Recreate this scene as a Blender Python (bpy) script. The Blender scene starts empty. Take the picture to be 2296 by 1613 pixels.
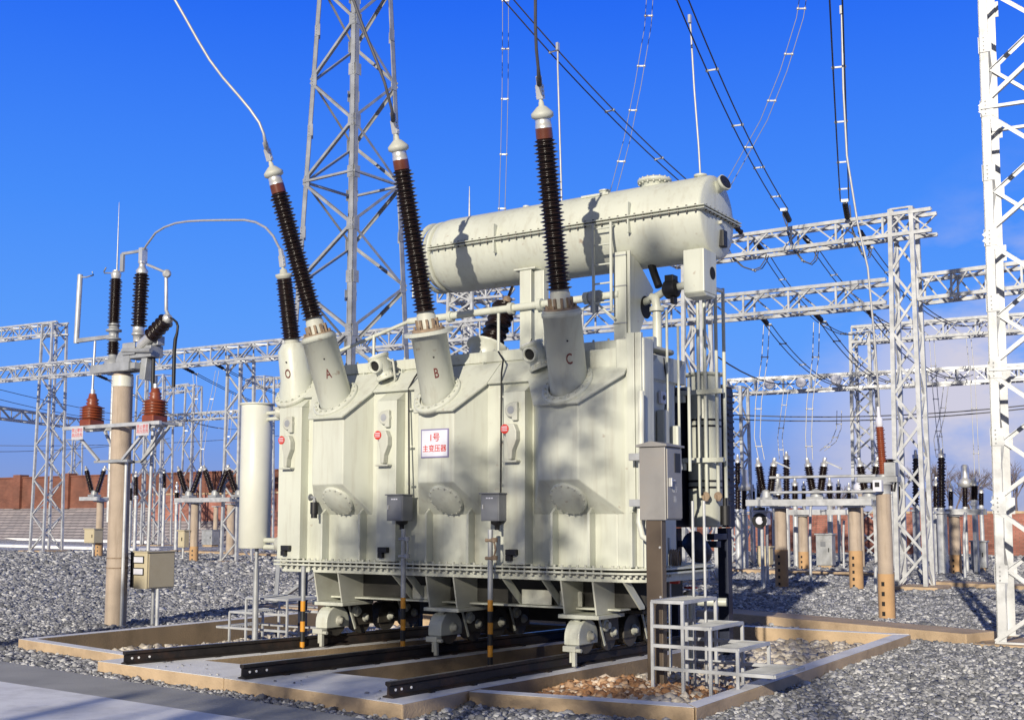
import bpy, math, random
import numpy as np
from mathutils import Vector, Matrix
rnd = random.Random(7)
SC = bpy.context.scene
COL = SC.collection
R_ = math.radians

# ------------------------------------------------------------------ camera
FPX, CXP, CYP, HOR, WPX = 2650.0, 1147.5, 900.0, 1160.0, 2295.0
PITCH = math.atan((HOR - CYP) / FPX)
HEAD = math.atan((2900 - CXP) / (FPX / math.cos(PITCH)))
CAM = np.array([0, 0, 1.75])
cam_d = bpy.data.cameras.new('camera')
cam_d.sensor_width = 36.0
cam_d.lens = 36.0 * FPX / WPX
cam_d.shift_y = (CYP - 806.5) / WPX
cam_d.clip_end = 3000
cam = bpy.data.objects.new('camera', cam_d)
COL.objects.link(cam)
cam.location = CAM
cam.rotation_euler = (math.pi / 2 + PITCH, 0, HEAD)
SC.camera = cam

# ------------------------------------------------------------------ light
SUN_EL = R_(16.5)
SUN_DIR = Vector((-0.265, 0.964, 0)).normalized() * math.cos(SUN_EL) + Vector((0, 0, -math.sin(SUN_EL)))
sd = bpy.data.lights.new('sun', 'SUN')
sd.energy = 5.0
sd.angle = R_(0.5)
sd.color = (1.0, 0.91, 0.76)
sun = bpy.data.objects.new('sun', sd)
COL.objects.link(sun)
sun.rotation_euler = SUN_DIR.to_track_quat('-Z', 'Y').to_euler()
SC.view_settings.view_transform = 'Standard'
SC.view_settings.look = 'None'
SC.view_settings.exposure = 0.0
SC.view_settings.gamma = 1.0

world = bpy.data.worlds.new('World')
SC.world = world
world.use_nodes = True
nt = world.node_tree
nt.nodes.clear()
def N(t, **k):
    n = nt.nodes.new(t)
    for a, b in k.items():
        setattr(n, a, b)
    return n
sky = N('ShaderNodeTexSky', sky_type='NISHITA')
sky.sun_disc = False
sky.sun_elevation = SUN_EL
to_sun = -SUN_DIR
sky.sun_rotation = math.atan2(to_sun.x, to_sun.y)
sky.altitude = 1500
sky.air_density = 1.0
sky.dust_density = 0.4
sky.ozone_density = 5.0
# the deep winter blue of this sky by height: violet haze at the skyline, saturated blue overhead
tc = N('ShaderNodeTexCoord')
sep = N('ShaderNodeSeparateXYZ')
nt.links.new(tc.outputs['Generated'], sep.inputs[0])
ramp = N('ShaderNodeValToRGB')
el_ = ramp.color_ramp.elements
for p_, c_ in ((.05, (1.9, 3.2, 7.6)), (.10, (1.35, 3.6, 9.8)), (.16, (1.0, 3.35, 9.9)), (.25, (.60, 2.7, 9.9)), (.41, (.16, 1.45, 9.4))):
    e_ = el_.new(p_); e_.color = (*[k / 12 for k in c_], 1)
el_[0].position = 0.0; el_[0].color = (2.6 / 12, 3.2 / 12, 5.8 / 12, 1)
el_[len(el_)-1].position = .75; el_[len(el_)-1].color = (.12 / 12, .32 / 12, 1.3 / 12, 1)
nt.links.new(sep.outputs[2], ramp.inputs[0])
gain = N('ShaderNodeMixRGB', blend_type='MULTIPLY')
gain.inputs[0].default_value = 1; gain.inputs[2].default_value = (12, 12, 12, 1)
nt.links.new(ramp.outputs[0], gain.inputs[1])
hsv = N('ShaderNodeMixRGB')
hsv.inputs[0].default_value = .93
nt.links.new(sky.outputs[0], hsv.inputs[1]); nt.links.new(gain.outputs[0], hsv.inputs[2])
# the sunward half of the sky is paler
sw = N('ShaderNodeVectorMath', operation='DOT_PRODUCT')
sw.inputs[1].default_value = tuple(to_sun)
nt.links.new(tc.outputs['Generated'], sw.inputs[0])
swr = N('ShaderNodeMapRange', interpolation_type='SMOOTHSTEP')
swr.inputs[1].default_value = -.1; swr.inputs[2].default_value = 1.0
nt.links.new(sw.outputs['Value'], swr.inputs[0])
glow = N('ShaderNodeMixRGB')
glow.inputs[2].default_value = (1.9, 2.0, 2.5, 1)
nt.links.new(swr.outputs[0], glow.inputs[0]); nt.links.new(hsv.outputs[0], glow.inputs[1])
hsv = glow
# clouds: soft banks low in the sky, on the right of the yard
mp = N('ShaderNodeMapping')
mp.inputs['Scale'].default_value = (4.2, 4.2, 8.5)
mp.inputs['Location'].default_value = (0.3, 1.7, 0.25)
nt.links.new(tc.outputs['Generated'], mp.inputs[0])
cn = N('ShaderNodeTexNoise')
cn.inputs['Scale'].default_value = 1.5
cn.inputs['Detail'].default_value = 7
cn.inputs['Roughness'].default_value = 0.55
nt.links.new(mp.outputs[0], cn.inputs[0])
cr = N('ShaderNodeMapRange')
cr.inputs[1].default_value = 0.41
cr.inputs[2].default_value = 0.60
nt.links.new(cn.outputs[0], cr.inputs[0])
elv = N('ShaderNodeMapRange')      # banks thin out above about 20 degrees
elv.inputs[1].default_value = 0.38
elv.inputs[2].default_value = 0.16
nt.links.new(sep.outputs[2], elv.inputs[0])
azm = N('ShaderNodeVectorMath', operation='DOT_PRODUCT')   # banks lie in the east
azm.inputs[1].default_value = (-0.05, 0.999, 0.0)
nt.links.new(tc.outputs['Generated'], azm.inputs[0])
azr = N('ShaderNodeMapRange')
azr.inputs[1].default_value = 0.948
azr.inputs[2].default_value = 0.978
nt.links.new(azm.outputs['Value'], azr.inputs[0])
m1 = N('ShaderNodeMath', operation='MULTIPLY')
m2 = N('ShaderNodeMath', operation='MULTIPLY')
m3 = N('ShaderNodeMath', operation='MULTIPLY')
m3.inputs[1].default_value = 0.85
nt.links.new(cr.outputs[0], m1.inputs[0]); nt.links.new(elv.outputs[0], m1.inputs[1])
nt.links.new(m1.outputs[0], m2.inputs[0]); nt.links.new(azr.outputs[0], m2.inputs[1])
nt.links.new(m2.outputs[0], m3.inputs[0])
cmix = N('ShaderNodeMixRGB')
cmix.inputs[2].default_value = (7.2, 6.7, 7.2, 1)
nt.links.new(m3.outputs[0], cmix.inputs[0])
nt.links.new(hsv.outputs[0], cmix.inputs[1])
bg = N('ShaderNodeBackground')
bg.inputs['Strength'].default_value = 0.10
out = N('ShaderNodeOutputWorld')
nt.links.new(cmix.outputs[0], bg.inputs[0])
nt.links.new(bg.outputs[0], out.inputs[0])

# ------------------------------------------------------------------ measuring: a photo point on a world plane
_F = np.array([-math.sin(HEAD), math.cos(HEAD), 0]); _R = np.array([math.cos(HEAD), math.sin(HEAD), 0]); _U = np.array([0, 0, 1.0])
_fw = _F * math.cos(PITCH) + _U * math.sin(PITCH)
_up = -_F * math.sin(PITCH) + _U * math.cos(PITCH)
def ray(x, y):
    return _fw + _R * (x - CXP) / FPX + _up * (CYP - y) / FPX
def onz(x, y, z=0.0):
    d = ray(x, y); t = (z - CAM[2]) / d[2]
    return Vector(CAM + d * t)
def onY(x, y, Y):
    d = ray(x, y); return Vector(CAM + d * (Y / d[1]))
def onX(x, y, X):
    d = ray(x, y); return Vector(CAM + d * (X / d[0]))

# ------------------------------------------------------------------ mesh builder
V = Vector
class MB:
    def __init__(s):
        s.v = []; s.f = []; s.sm = []; s.mi = []; s.cur = 0
    def add(s, vs, fs, smooth=False):
        o = len(s.v)
        s.v += [tuple(p) for p in vs]
        for f in fs:
            s.f.append(tuple(i + o for i in f)); s.sm.append(smooth); s.mi.append(s.cur)
        return s
    def box(s, x0, x1, y0, y1, z0, z1):
        vs = [(x0,y0,z0),(x1,y0,z0),(x1,y1,z0),(x0,y1,z0),(x0,y0,z1),(x1,y0,z1),(x1,y1,z1),(x0,y1,z1)]
        return s.add(vs, [(0,3,2,1),(4,5,6,7),(0,1,5,4),(1,2,6,5),(2,3,7,6),(3,0,4,7)])
    def bar(s, p, q, w, h=None, up=(0, 0, 1)):
        p = V(p); q = V(q); h = w if h is None else h
        d = (q - p).normalized(); up = V(up)
        if abs(d.dot(up)) > .98: up = V((0, 1, 0))
        a = d.cross(up).normalized() * w / 2; b = d.cross(a).normalized() * h / 2
        vs = [p-a-b, p+a-b, p+a+b, p-a+b, q-a-b, q+a-b, q+a+b, q-a+b]
        return s.add(vs, [(0,3,2,1),(4,5,6,7),(0,1,5,4),(1,2,6,5),(2,3,7,6),(3,0,4,7)])
    def angle(s, p, q, w, n1, n2, t=None):
        """L section: two flanges of width w lying along n1 and n2 from the heel p-q"""
        p = V(p); q = V(q); n1 = V(n1).normalized(); n2 = V(n2).normalized(); t = t or w * .12
        for a, b in ((n1, n2), (n2, n1)):
            a_ = a * w; b_ = b * t
            vs = [p, p+a_, p+a_+b_, p+b_, q, q+a_, q+a_+b_, q+b_]
            s.add(vs, [(0,3,2,1),(4,5,6,7),(0,1,5,4),(1,2,6,5),(2,3,7,6),(3,0,4,7)])
        return s
    def lathe(s, p, d, prof, n=20, smooth=True, caps=True, ref=None):
        p = V(p); d = V(d).normalized()
        a = V(ref) if ref else (V((1,0,0)) if abs(d.x) < .9 else V((0,1,0)))
        a = (a - d * a.dot(d)).normalized(); b = d.cross(a)
        cs = [(math.cos(2*math.pi*i/n), math.sin(2*math.pi*i/n)) for i in range(n)]
        vs = []; fs = []
        for (t, r) in prof:
            for c, k in cs: vs.append(p + d*t + a*(r*c) + b*(r*k))
        for j in range(len(prof)-1):
            for i in range(n):
                i2 = (i+1) % n
                fs.append((j*n+i, j*n+i2, (j+1)*n+i2, (j+1)*n+i))
        s.add(vs, fs, smooth)
        if caps:
            m = len(prof)-1
            s.add(vs[:n], [tuple(range(n-1, -1, -1))]); s.add(vs[m*n:], [tuple(range(n))])
        return s
    def cyl(s, p, q, r, r2=None, n=16, caps=True):
        p = V(p); q = V(q)
        return s.lathe(p, q-p, [(0, r), ((q-p).length, r if r2 is None else r2)], n, True, caps)
    def tube(s, pts, r, n=8, caps=True):
        pts = [V(p) for p in pts]
        m = len(pts); vs = []; fs = []; a = None
        for i, p in enumerate(pts):
            d = (pts[min(i+1, m-1)] - pts[max(i-1, 0)]).normalized()
            if a is None:
                a = V((1,0,0)) if abs(d.x) < .8 else V((0,0,1))
            a = (a - d*a.dot(d)).normalized(); b = d.cross(a)
            rr = r[i] if isinstance(r, (list, tuple)) else r
            for k in range(n):
                t = 2*math.pi*k/n
                vs.append(p + a*(rr*math.cos(t)) + b*(rr*math.sin(t)))
        for j in range(m-1):
            for i in range(n):
                i2 = (i+1) % n
                fs.append((j*n+i, j*n+i2, (j+1)*n+i2, (j+1)*n+i))
        s.add(vs, fs, True)
        if caps:
            s.add(vs[:n], [tuple(range(n-1, -1, -1))]); s.add(vs[-n:], [tuple(range(n))])
        return s
    def prism(s, poly, vec):
        vec = V(vec); P = [V(p) for p in poly]; n = len(P)
        vs = P + [p + vec for p in P]
        fs = [tuple(range(n-1, -1, -1)), tuple(range(n, 2*n))] + [(i, (i+1) % n, n+(i+1) % n, n+i) for i in range(n)]
        return s.add(vs, fs)
    def ball(s, c, r, n=12, m=8, sz=1.0):
        prof = [(-r*sz*math.cos(math.pi*j/m), max(1e-4, r*math.sin(math.pi*j/m))) for j in range(m+1)]
        return s.lathe(c, (0,0,1), prof, n, True, False)
    def build(s, name, mat, parent=None, bevel=0.0, seg=2):
        me = bpy.data.meshes.new(name)
        me.from_pydata(s.v, [], s.f)
        me.polygons.foreach_set('use_smooth', s.sm)
        for m in (mat if isinstance(mat, (list, tuple)) else [mat]): me.materials.append(m)
        if isinstance(mat, (list, tuple)): me.polygons.foreach_set('material_index', s.mi)
        import bmesh
        bm = bmesh.new(); bm.from_mesh(me)
        bmesh.ops.recalc_face_normals(bm, faces=bm.faces)
        bm.to_mesh(me); bm.free()
        me.update()
        o = bpy.data.objects.new(name, me)
        COL.objects.link(o)
        if parent is not None: put(o, parent)
        if bevel:
            b = o.modifiers.new('bevel', 'BEVEL'); b.width = bevel; b.segments = seg; b.limit_method = 'ANGLE'; b.angle_limit = R_(40)
            b.harden_normals = False
        return o
def origin(o):
    """world-space location of a thing (parents are built un-rotated)"""
    p = V(o.location)
    while o.parent: o = o.parent; p = p + V(o.location)
    return p
def put(o, parent):
    """child keeps its world-space mesh: shift it back by the parent's base point"""
    o.parent = parent
    o.location = V(o.location) - origin(parent)
def tag(o, label=None, cat=None, group=None, kind=None):
    if label: o['label'] = label
    if cat: o['category'] = cat
    if group: o['group'] = group
    if kind: o['kind'] = kind
    return o
def thing(name, label, cat, loc, group=None):
    o = bpy.data.objects.new(name, None)
    o.empty_display_size = .2
    COL.objects.link(o); o.location = V(loc)
    return tag(o, label, cat, group, 'thing')
def copy_thing(o, shift, label=None, parent=None):
    c = o.copy(); COL.objects.link(c)
    if parent is not None: c.parent = parent
    else: c.location = V(o.location) + V(shift)
    if label: c['label'] = label
    for ch in [k for k in o.children]: copy_thing(ch, (0, 0, 0), None, c)
    return c

# ------------------------------------------------------------------ materials
def mat(name, col, rough=.5, metal=0.0, var=.12, scale=3.0, bump=0.0, bscale=60.0, dirt=None, dscale=1.2, damt=.35, coat=0.0, streak=False, spots=None):
    m = bpy.data.materials.new(name); m.use_nodes = True
    t = m.node_tree; b = t.nodes['Principled BSDF']
    b.inputs['Roughness'].default_value = rough; b.inputs['Metallic'].default_value = metal
    if coat: b.inputs['Coat Weight'].default_value = coat; b.inputs['Coat Roughness'].default_value = .15
    g = t.nodes.new('ShaderNodeNewGeometry')
    n1 = t.nodes.new('ShaderNodeTexNoise'); n1.inputs['Scale'].default_value = scale; n1.inputs['Detail'].default_value = 5
    t.links.new(g.outputs['Position'], n1.inputs['Vector'])
    mr = t.nodes.new('ShaderNodeMapRange'); mr.inputs[1].default_value = .3; mr.inputs[2].default_value = .7
    mr.inputs[3].default_value = 1 - var; mr.inputs[4].default_value = 1 + var
    t.links.new(n1.outputs[0], mr.inputs[0])
    mx = t.nodes.new('ShaderNodeMixRGB'); mx.blend_type = 'MULTIPLY'; mx.inputs[0].default_value = 1
    mx.inputs[1].default_value = (*col, 1)
    t.links.new(mr.outputs[0], mx.inputs[2])
    last = mx.outputs[0]
    if dirt:
        n2 = t.nodes.new('ShaderNodeTexNoise'); n2.inputs['Scale'].default_value = dscale; n2.inputs['Detail'].default_value = 8; n2.inputs['Roughness'].default_value = .65
        if streak:
            mp_ = t.nodes.new('ShaderNodeMapping'); mp_.inputs['Scale'].default_value = (9, 9, .7)
            t.links.new(g.outputs['Position'], mp_.inputs[0]); t.links.new(mp_.outputs[0], n2.inputs['Vector'])
        else: t.links.new(g.outputs['Position'], n2.inputs['Vector'])
        r2 = t.nodes.new('ShaderNodeMapRange'); r2.inputs[1].default_value = .5; r2.inputs[2].default_value = .75; r2.inputs[4].default_value = damt
        t.links.new(n2.outputs[0], r2.inputs[0])
        m2_ = t.nodes.new('ShaderNodeMixRGB'); m2_.inputs[2].default_value = (*dirt, 1)
        t.links.new(r2.outputs[0], m2_.inputs[0]); t.links.new(last, m2_.inputs[1]); last = m2_.outputs[0]
    if spots:      # little rust blooms
        n4 = t.nodes.new('ShaderNodeTexNoise'); n4.inputs['Scale'].default_value = 7.5; n4.inputs['Detail'].default_value = 3
        t.links.new(g.outputs['Position'], n4.inputs['Vector'])
        r4 = t.nodes.new('ShaderNodeMapRange'); r4.inputs[1].default_value = .70; r4.inputs[2].default_value = .78; r4.inputs[4].default_value = .55
        t.links.new(n4.outputs[0], r4.inputs[0])
        m4 = t.nodes.new('ShaderNodeMixRGB'); m4.inputs[2].default_value = (*spots, 1)
        t.links.new(r4.outputs[0], m4.inputs[0]); t.links.new(last, m4.inputs[1]); last = m4.outputs[0]
    t.links.new(last, b.inputs['Base Color'])
    rr = t.nodes.new('ShaderNodeMapRange'); rr.inputs[3].default_value = max(.03, rough-.08); rr.inputs[4].default_value = min(1, rough+.08)
    t.links.new(n1.outputs[0], rr.inputs[0]); t.links.new(rr.outputs[0], b.inputs['Roughness'])
    if bump:
        n3 = t.nodes.new('ShaderNodeTexNoise'); n3.inputs['Scale'].default_value = bscale; n3.inputs['Detail'].default_value = 4
        t.links.new(g.outputs['Position'], n3.inputs['Vector'])
        bp = t.nodes.new('ShaderNodeBump'); bp.inputs['Strength'].default_value = bump; bp.inputs['Distance'].default_value = .02
        t.links.new(n3.outputs[0], bp.inputs['Height']); t.links.new(bp.outputs[0], b.inputs['Normal'])
    return m
CREAM = mat('cream_paint', (.545, .565, .49), .40, 0, .06, 1.6, .06, 9, (.33, .30, .23), 1.4, .42, streak=True, spots=(.22, .10, .045))
CREAMD = mat('cream_paint_worn', (.47, .48, .42), .5, 0, .08, 3, .06, 20, (.30, .25, .18), 2.5, .4)
WHITEP = mat('pale_paint', (.62, .63, .56), .4, 0, .06, 2)
GALV = mat('galvanised_steel', (.49, .505, .52), .45, .25, .25, 5, .05, 30, (.30, .29, .27), 2.5, .45)
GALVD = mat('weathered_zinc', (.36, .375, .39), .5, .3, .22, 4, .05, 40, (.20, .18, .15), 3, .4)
ALU = mat('aluminium', (.62, .62, .60), .38, .55, .10, 6)
CONC = mat('concrete', (.49, .365, .235), .88, 0, .16, 2.3, .4, 45, (.17, .115, .07), 1.3, .65)
CONC_SHADE = mat('damp_concrete', (.25, .185, .115), .85, 0, .2, 2.0, .4, 40, (.10, .07, .04), 1.5, .6)  # the same concrete with the shade on it mixed into a darker colour
PALETOP = mat('mortar_screed', (.80, .80, .80), .8, 0, .08, 2.0, .3, 50, (.42, .40, .37), 1.2, .5)
CONCP = mat('pole_concrete', (.41, .335, .265), .85, 0, .14, 3, .25, 50, (.22, .165, .12), 1.5, .6, streak=True)
PAVE = mat('road_concrete', (.84, .84, .84), .8, 0, .07, 1.2, .2, 70, (.40, .39, .38), 1.6, .6)
GUTTER = mat('gutter_concrete', (.36, .355, .33), .85, 0, .12, 1.6, .3, 50, (.15, .15, .14), .9, .45)
RAILM = mat('rail_steel', (.026, .022, .020), .6, .3, .3, 6, .15, 60, (.10, .045, .022), 3, .6)
RAILT = mat('rail_head', (.35, .34, .33), .3, .8, .15, 10)
PORC = mat('brown_porcelain', (.011, .0055, .0045), .28, 0, .25, 8, coat=.15)
PORCR = mat('rust_red_porcelain', (.21, .050, .020), .38, 0, .15, 8, coat=.1)
PORCB = mat('brown_glaze', (.115, .032, .016), .25, 0, .2, 8, coat=.3)
BLACK = mat('black_rubber', (.012, .012, .013), .5)
WIRE = mat('cable_aluminium', (.50, .50, .49), .5, .4, .1, 10)
WIREM = mat('slack_conductor', (.24, .25, .28), .55, .3, .1, 10)
WIRED = mat('old_conductor', (.10, .10, .11), .6, .3, .1, 10)
GREYBOX = mat('grey_enamel', (.17, .18, .20), .45, 0, .06, 3, .03, 30)
STEELC = mat('brushed_steel', (.31, .30, .285), .45, .3, .10, 4, .03, 40, (.2, .15, .1), 2, .35)
RUST = mat('rusty_iron', (.27, .20, .14), .75, .2, .3, 14, .2, 60)
BROWNP = mat('brown_post_paint', (.105, .080, .058), .4, .2, .1, 4)
DKBLUE = mat('dark_radiator', (.020, .026, .050), .5, .2, .2, 5)
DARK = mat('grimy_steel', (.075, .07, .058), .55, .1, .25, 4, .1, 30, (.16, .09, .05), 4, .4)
YELLOW = mat('stripe_yellow', (.62, .27, .02), .5)
STRIPEK = mat('stripe_black', (.015, .015, .015), .5)
SIGNP = mat('faded_sign', (.50, .50, .54), .4, 0, .1, 6, 0, 60, (.36, .33, .32), 5, .5)
SIGNW = mat('sign_white', (.66, .67, .74), .35)
OCHRE = mat('ochre_plaster', (.45, .28, .14), .8, 0, .12, 4, .15, 50)
SIGNB = mat('sign_border', (.22, .20, .36), .4)
REDP = mat('sign_red', (.55, .040, .025), .4)
LETTER = mat('letter_maroon', (.12, .020, .015), .5)
OLIVE = mat('beige_cabinet', (.50, .44, .30), .5, 0, .06, 3, .03, 30, (.28, .2, .1), 3, .3)
HOLE = mat('hollow_dark', (.006, .006, .006), .8)
BRICK = None
# ================================================================== SETTING
HOLEP = [(-14.25, 9.95), (-11.3, 9.5), (-6.6, 9.5), (-4.5, 9.68), (-4.72, 16.9), (-14.25, 16.9)]
def gravel_material(name, dark, light, cell, tint=(1, 1, 1)):
    m = bpy.data.materials.new(name); m.use_nodes = True
    t = m.node_tree; b = t.nodes['Principled BSDF']; b.inputs['Roughness'].default_value = .85
    g = t.nodes.new('ShaderNodeNewGeometry')
    vo = t.nodes.new('ShaderNodeTexVoronoi'); vo.inputs['Scale'].default_value = cell
    t.links.new(g.outputs['Position'], vo.inputs['Vector'])
    cr_ = t.nodes.new('ShaderNodeValToRGB')
    cr_.color_ramp.elements[0].position = .15; cr_.color_ramp.elements[0].color = (*dark, 1)
    cr_.color_ramp.elements[1].position = .9; cr_.color_ramp.elements[1].color = (*light, 1)
    sp = t.nodes.new('ShaderNodeSeparateXYZ'); t.links.new(vo.outputs['Color'], sp.inputs[0])
    t.links.new(sp.outputs[0], cr_.inputs[0])
    n = t.nodes.new('ShaderNodeTexNoise'); n.inputs['Scale'].default_value = .35; n.inputs['Detail'].default_value = 6
    t.links.new(g.outputs['Position'], n.inputs['Vector'])
    mr = t.nodes.new('ShaderNodeMapRange'); mr.inputs[1].default_value = .3; mr.inputs[2].default_value = .7; mr.inputs[3].default_value = .75; mr.inputs[4].default_value = 1.2
    t.links.new(n.outputs[0], mr.inputs[0])
    mx = t.nodes.new('ShaderNodeMixRGB'); mx.blend_type = 'MULTIPLY'; mx.inputs[0].default_value = 1
    t.links.new(cr_.outputs[0], mx.inputs[1]); t.links.new(mr.outputs[0], mx.inputs[2])
    t.links.new(mx.outputs[0], b.inputs['Base Color'])
    bp = t.nodes.new('ShaderNodeBump'); bp.inputs['Strength'].default_value = 1.0; bp.inputs['Distance'].default_value = .6 / cell; bp.invert = True
    t.links.new(vo.outputs['Distance'], bp.inputs['Height']); t.links.new(bp.outputs[0], b.inputs['Normal'])
    return m
GROUNDM = gravel_material('gravel_bed', (.16, .165, .175), (.78, .78, .79), 15)
def stone_material(name, stops, rough=.8):
    m = bpy.data.materials.new(name); m.use_nodes = True
    t = m.node_tree; b = t.nodes['Principled BSDF']; b.inputs['Roughness'].default_value = rough
    g = t.nodes.new('ShaderNodeNewGeometry'); cr_ = t.nodes.new('ShaderNodeValToRGB'); cr_.color_ramp.interpolation = 'LINEAR'
    el = cr_.color_ramp.elements
    while len(el) < len(stops): el.new(.5)
    for e, (p_, c) in zip(el, stops): e.position = p_; e.color = (*c, 1)
    t.links.new(g.outputs['Random Per Island'], cr_.inputs[0])
    n = t.nodes.new('ShaderNodeTexNoise'); n.inputs['Scale'].default_value = 45; t.links.new(g.outputs['Position'], n.inputs['Vector'])
    mr = t.nodes.new('ShaderNodeMapRange'); mr.inputs[3].default_value = .6; mr.inputs[4].default_value = 1.4; t.links.new(n.outputs[0], mr.inputs[0])
    mx = t.nodes.new('ShaderNodeMixRGB'); mx.blend_type = 'MULTIPLY'; mx.inputs[0].default_value = 1
    t.links.new(cr_.outputs[0], mx.inputs[1]); t.links.new(mr.outputs[0], mx.inputs[2]); t.links.new(mx.outputs[0], b.inputs['Base Color'])
    return m
STONEM = stone_material('crushed_stone', [(0, (.09, .095, .108)), (.5, (.235, .24, .255)), (.85, (.41, .415, .43)), (1, (.62, .62, .61))])
COBBLE = stone_material('pale_cobble', [(0, (.22, .19, .16)), (.4, (.42, .38, .33)), (.8, (.56, .51, .44)), (1, (.66, .62, .55))])
RUBBLE = stone_material('brown_rubble', [(0, (.20, .10, .05)), (.5, (.36, .19, .09)), (.8, (.50, .34, .21)), (1, (.66, .58, .48))])

# ground sheet with the opening of the pit
OUT = [(-900, -60), (-11.3, -60), (-6.6, -60), (900, -60), (900, 1500), (-900, 1500)]
g = MB()
vs = [(x, y, 0) for x, y in HOLEP] + [(x, y, 0) for x, y in OUT]
g.add(vs, [(i, (i+1) % 6, 6+(i+1) % 6, 6+i) for i in range(6)])
tag(g.build('ground', GROUNDM), 'grey crushed stone ground of the switchyard', 'ground', kind='structure')

# road and its gutter strip in the near left corner
g1a, g1b = onz(0, 1480, .10), onz(840, 1613, .10)
g2a, g2b = onz(0, 1524, .12), onz(588, 1613, .12)
def ext(a, b, x):
    t = (x - a.x) / (b.x - a.x); return a + (b - a) * t
ga, gb, ra, rb = ext(g1a, g1b, -24), ext(g1a, g1b, 1.5), ext(g2a, g2b, -24), ext(g2a, g2b, 1.5)
m = MB(); m.prism([(ga.x, ga.y, -.3), (gb.x, gb.y, -.3), (rb.x, rb.y-.01, -.3), (ra.x, ra.y-.01, -.3)], (0, 0, .40))
tag(m.build('gutter', GUTTER, None, .006), 'dark concrete gutter strip along the road edge', 'gutter', kind='structure')
m = MB(); m.prism([(ra.x, ra.y-.02, -.3), (rb.x, rb.y-.02, -.3), (1.5, -14, -.3), (-24, -14, -.3)], (0, 0, .42))
tag(m.build('road', PAVE, None, .012), 'pale concrete road in the near left corner', 'road', kind='structure')

# ---- containment pit: walls
pit = thing('containment_pit', 'low concrete kerb walls of the oil pit around the transformer', 'pit', (-9.4, 13.2, 0))
def wall(name, pts, z0, z1, parent, m_=CONC, bev=.012):
    b = MB(); b.prism([(x, y, z0) for x, y in pts], (0, 0, z1 - z0)); w_ = b.build(name, m_, parent, bev)
    c = V((sum(p[0] for p in pts)/len(pts), sum(p[1] for p in pts)/len(pts), 0))
    b = MB(); b.prism([(x+(c.x-x)*.004, y+(c.y-y)*.004, z1+.0005) for x, y in pts], (0, 0, .004)); b.build('screed', PALETOP, w_); return w_  # thin paler sheet over the top of each piece
ZT = .13
wall('wall', [(-14.42, 9.83), (-11.45, 9.33), (-11.45, 9.50), (-14.25, 9.97)], -.7, ZT, pit)
wall('wall', [(-14.42, 9.86), (-14.25, 9.99), (-14.25, 16.9), (-14.42, 17.05)], -.7, ZT-.003, pit, CONC_SHADE)
wall('wall', [(-6.54, 9.20), (-4.38, 9.50), (-4.54, 9.68), (-6.54, 9.37)], -.7, ZT, pit)
wall('wall', [(-4.372, 9.515), (-4.555, 17.05), (-4.76, 16.9), (-4.53, 9.68)], -.7, ZT-.003, pit)
wall('wall', [(-14.25, 16.9), (-4.77, 16.9), (-4.565, 17.06), (-14.4, 17.06)], -.7, ZT+.001, pit)
b = MB(); b.add([(x, y, -.62) for x, y in HOLEP], [(0, 1, 2, 3, 4, 5)]); b.build('pit_floor', CONC, pit)

# ---- track foundation and rails
RAIL = [((-10.90, 8.75), (-10.34, 11.4)), ((-8.93, 8.62), (-8.53, 11.4)), ((-6.90, 8.45), (-6.68, 11.4))]
found = thing('track_foundation', 'concrete slab and beams carrying the three black rails', 'foundation', (-9, 9, 0))
wall('slab', [(-11.42, 8.80), (-9.155, 8.585), (-9.155, 9.50), (-11.42, 9.50)], -.7, ZT+.002, found)
wall('slab', [(-9.147, 8.584), (-6.57, 8.25), (-6.57, 9.46), (-9.147, 9.50)], -.7, ZT+.002, found)
def along(r, y):
    (x0, y0), (x1, y1) = r; return x0 + (x1-x0)*(y-y0)/(y1-y0)
for r in RAIL:
    ya, yb = 9.47, 13.9
    wall('beam', [(along(r, ya)-.24, ya), (along(r, ya)+.25, ya-.01), (along(r, yb)+.25, yb), (along(r, yb)-.24, yb)], -.7, ZT, found, CONC_SHADE)
for k, r in enumerate(RAIL):
    y0, y1 = r[0][1], 13.8
    lab = ['black steel rail with bolt holes nearest the concrete pole', 'black steel rail between the two other rails', 'black steel rail nearest the camera, ending by the pit corner'][k]
    t = thing('rail', lab, 'rail', (along(r, y0), y0, ZT), 'rails in front of the transformer')
    dx = V((along(r, y1)-along(r, y0), y1-y0, 0)); sx = V((dx.y, -dx.x, 0)).normalized()
    prof = [(-.066, 0), (.066, 0), (.066, .012), (.012, .026), (.009, .098), (.034, .112), (.034, .139), (.025, .142), (-.025, .142), (-.034, .139), (-.034, .112), (-.009, .098), (-.012, .026), (-.066, .012)]
    o_ = V((along(r, y0), y0, ZT+.009))
    m = MB(); m.prism([o_ + sx*a + V((0, 0, c)) for a, c in prof], dx); m.build('rail_web', RAILM, t)
    m = MB(); top = o_ + V((0, 0, .1425)); m.bar(top + V((0, 0, .001)), top + dx + V((0, 0, .001)), .038, .003); m.build('rail_head', RAILT, t)
    m = MB(); d_ = dx.normalized()
    for q in (.09, .17, .30):
        c = o_ + d_*q + V((0, 0, .062)); m = MB(); m.cyl(c + sx*.006, c + sx*.014, .013, n=10); m.build('bolt_hole', PAVE, t)
    for q in np.arange(.5, 4.6, .62):
        for s_ in (-1, 1):
            c = o_ + d_*float(q) + sx*(.078*s_); m = MB(); m.bar(c - d_*.03, c + d_*.03, .05, .024); m.build('clip', RAILM, t)

b = MB(); b.box(-10.6, -6.45, 13.92, 14.15, -.7, .30); b.build('cross_wall', CONC_SHADE, found, .01)
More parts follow.
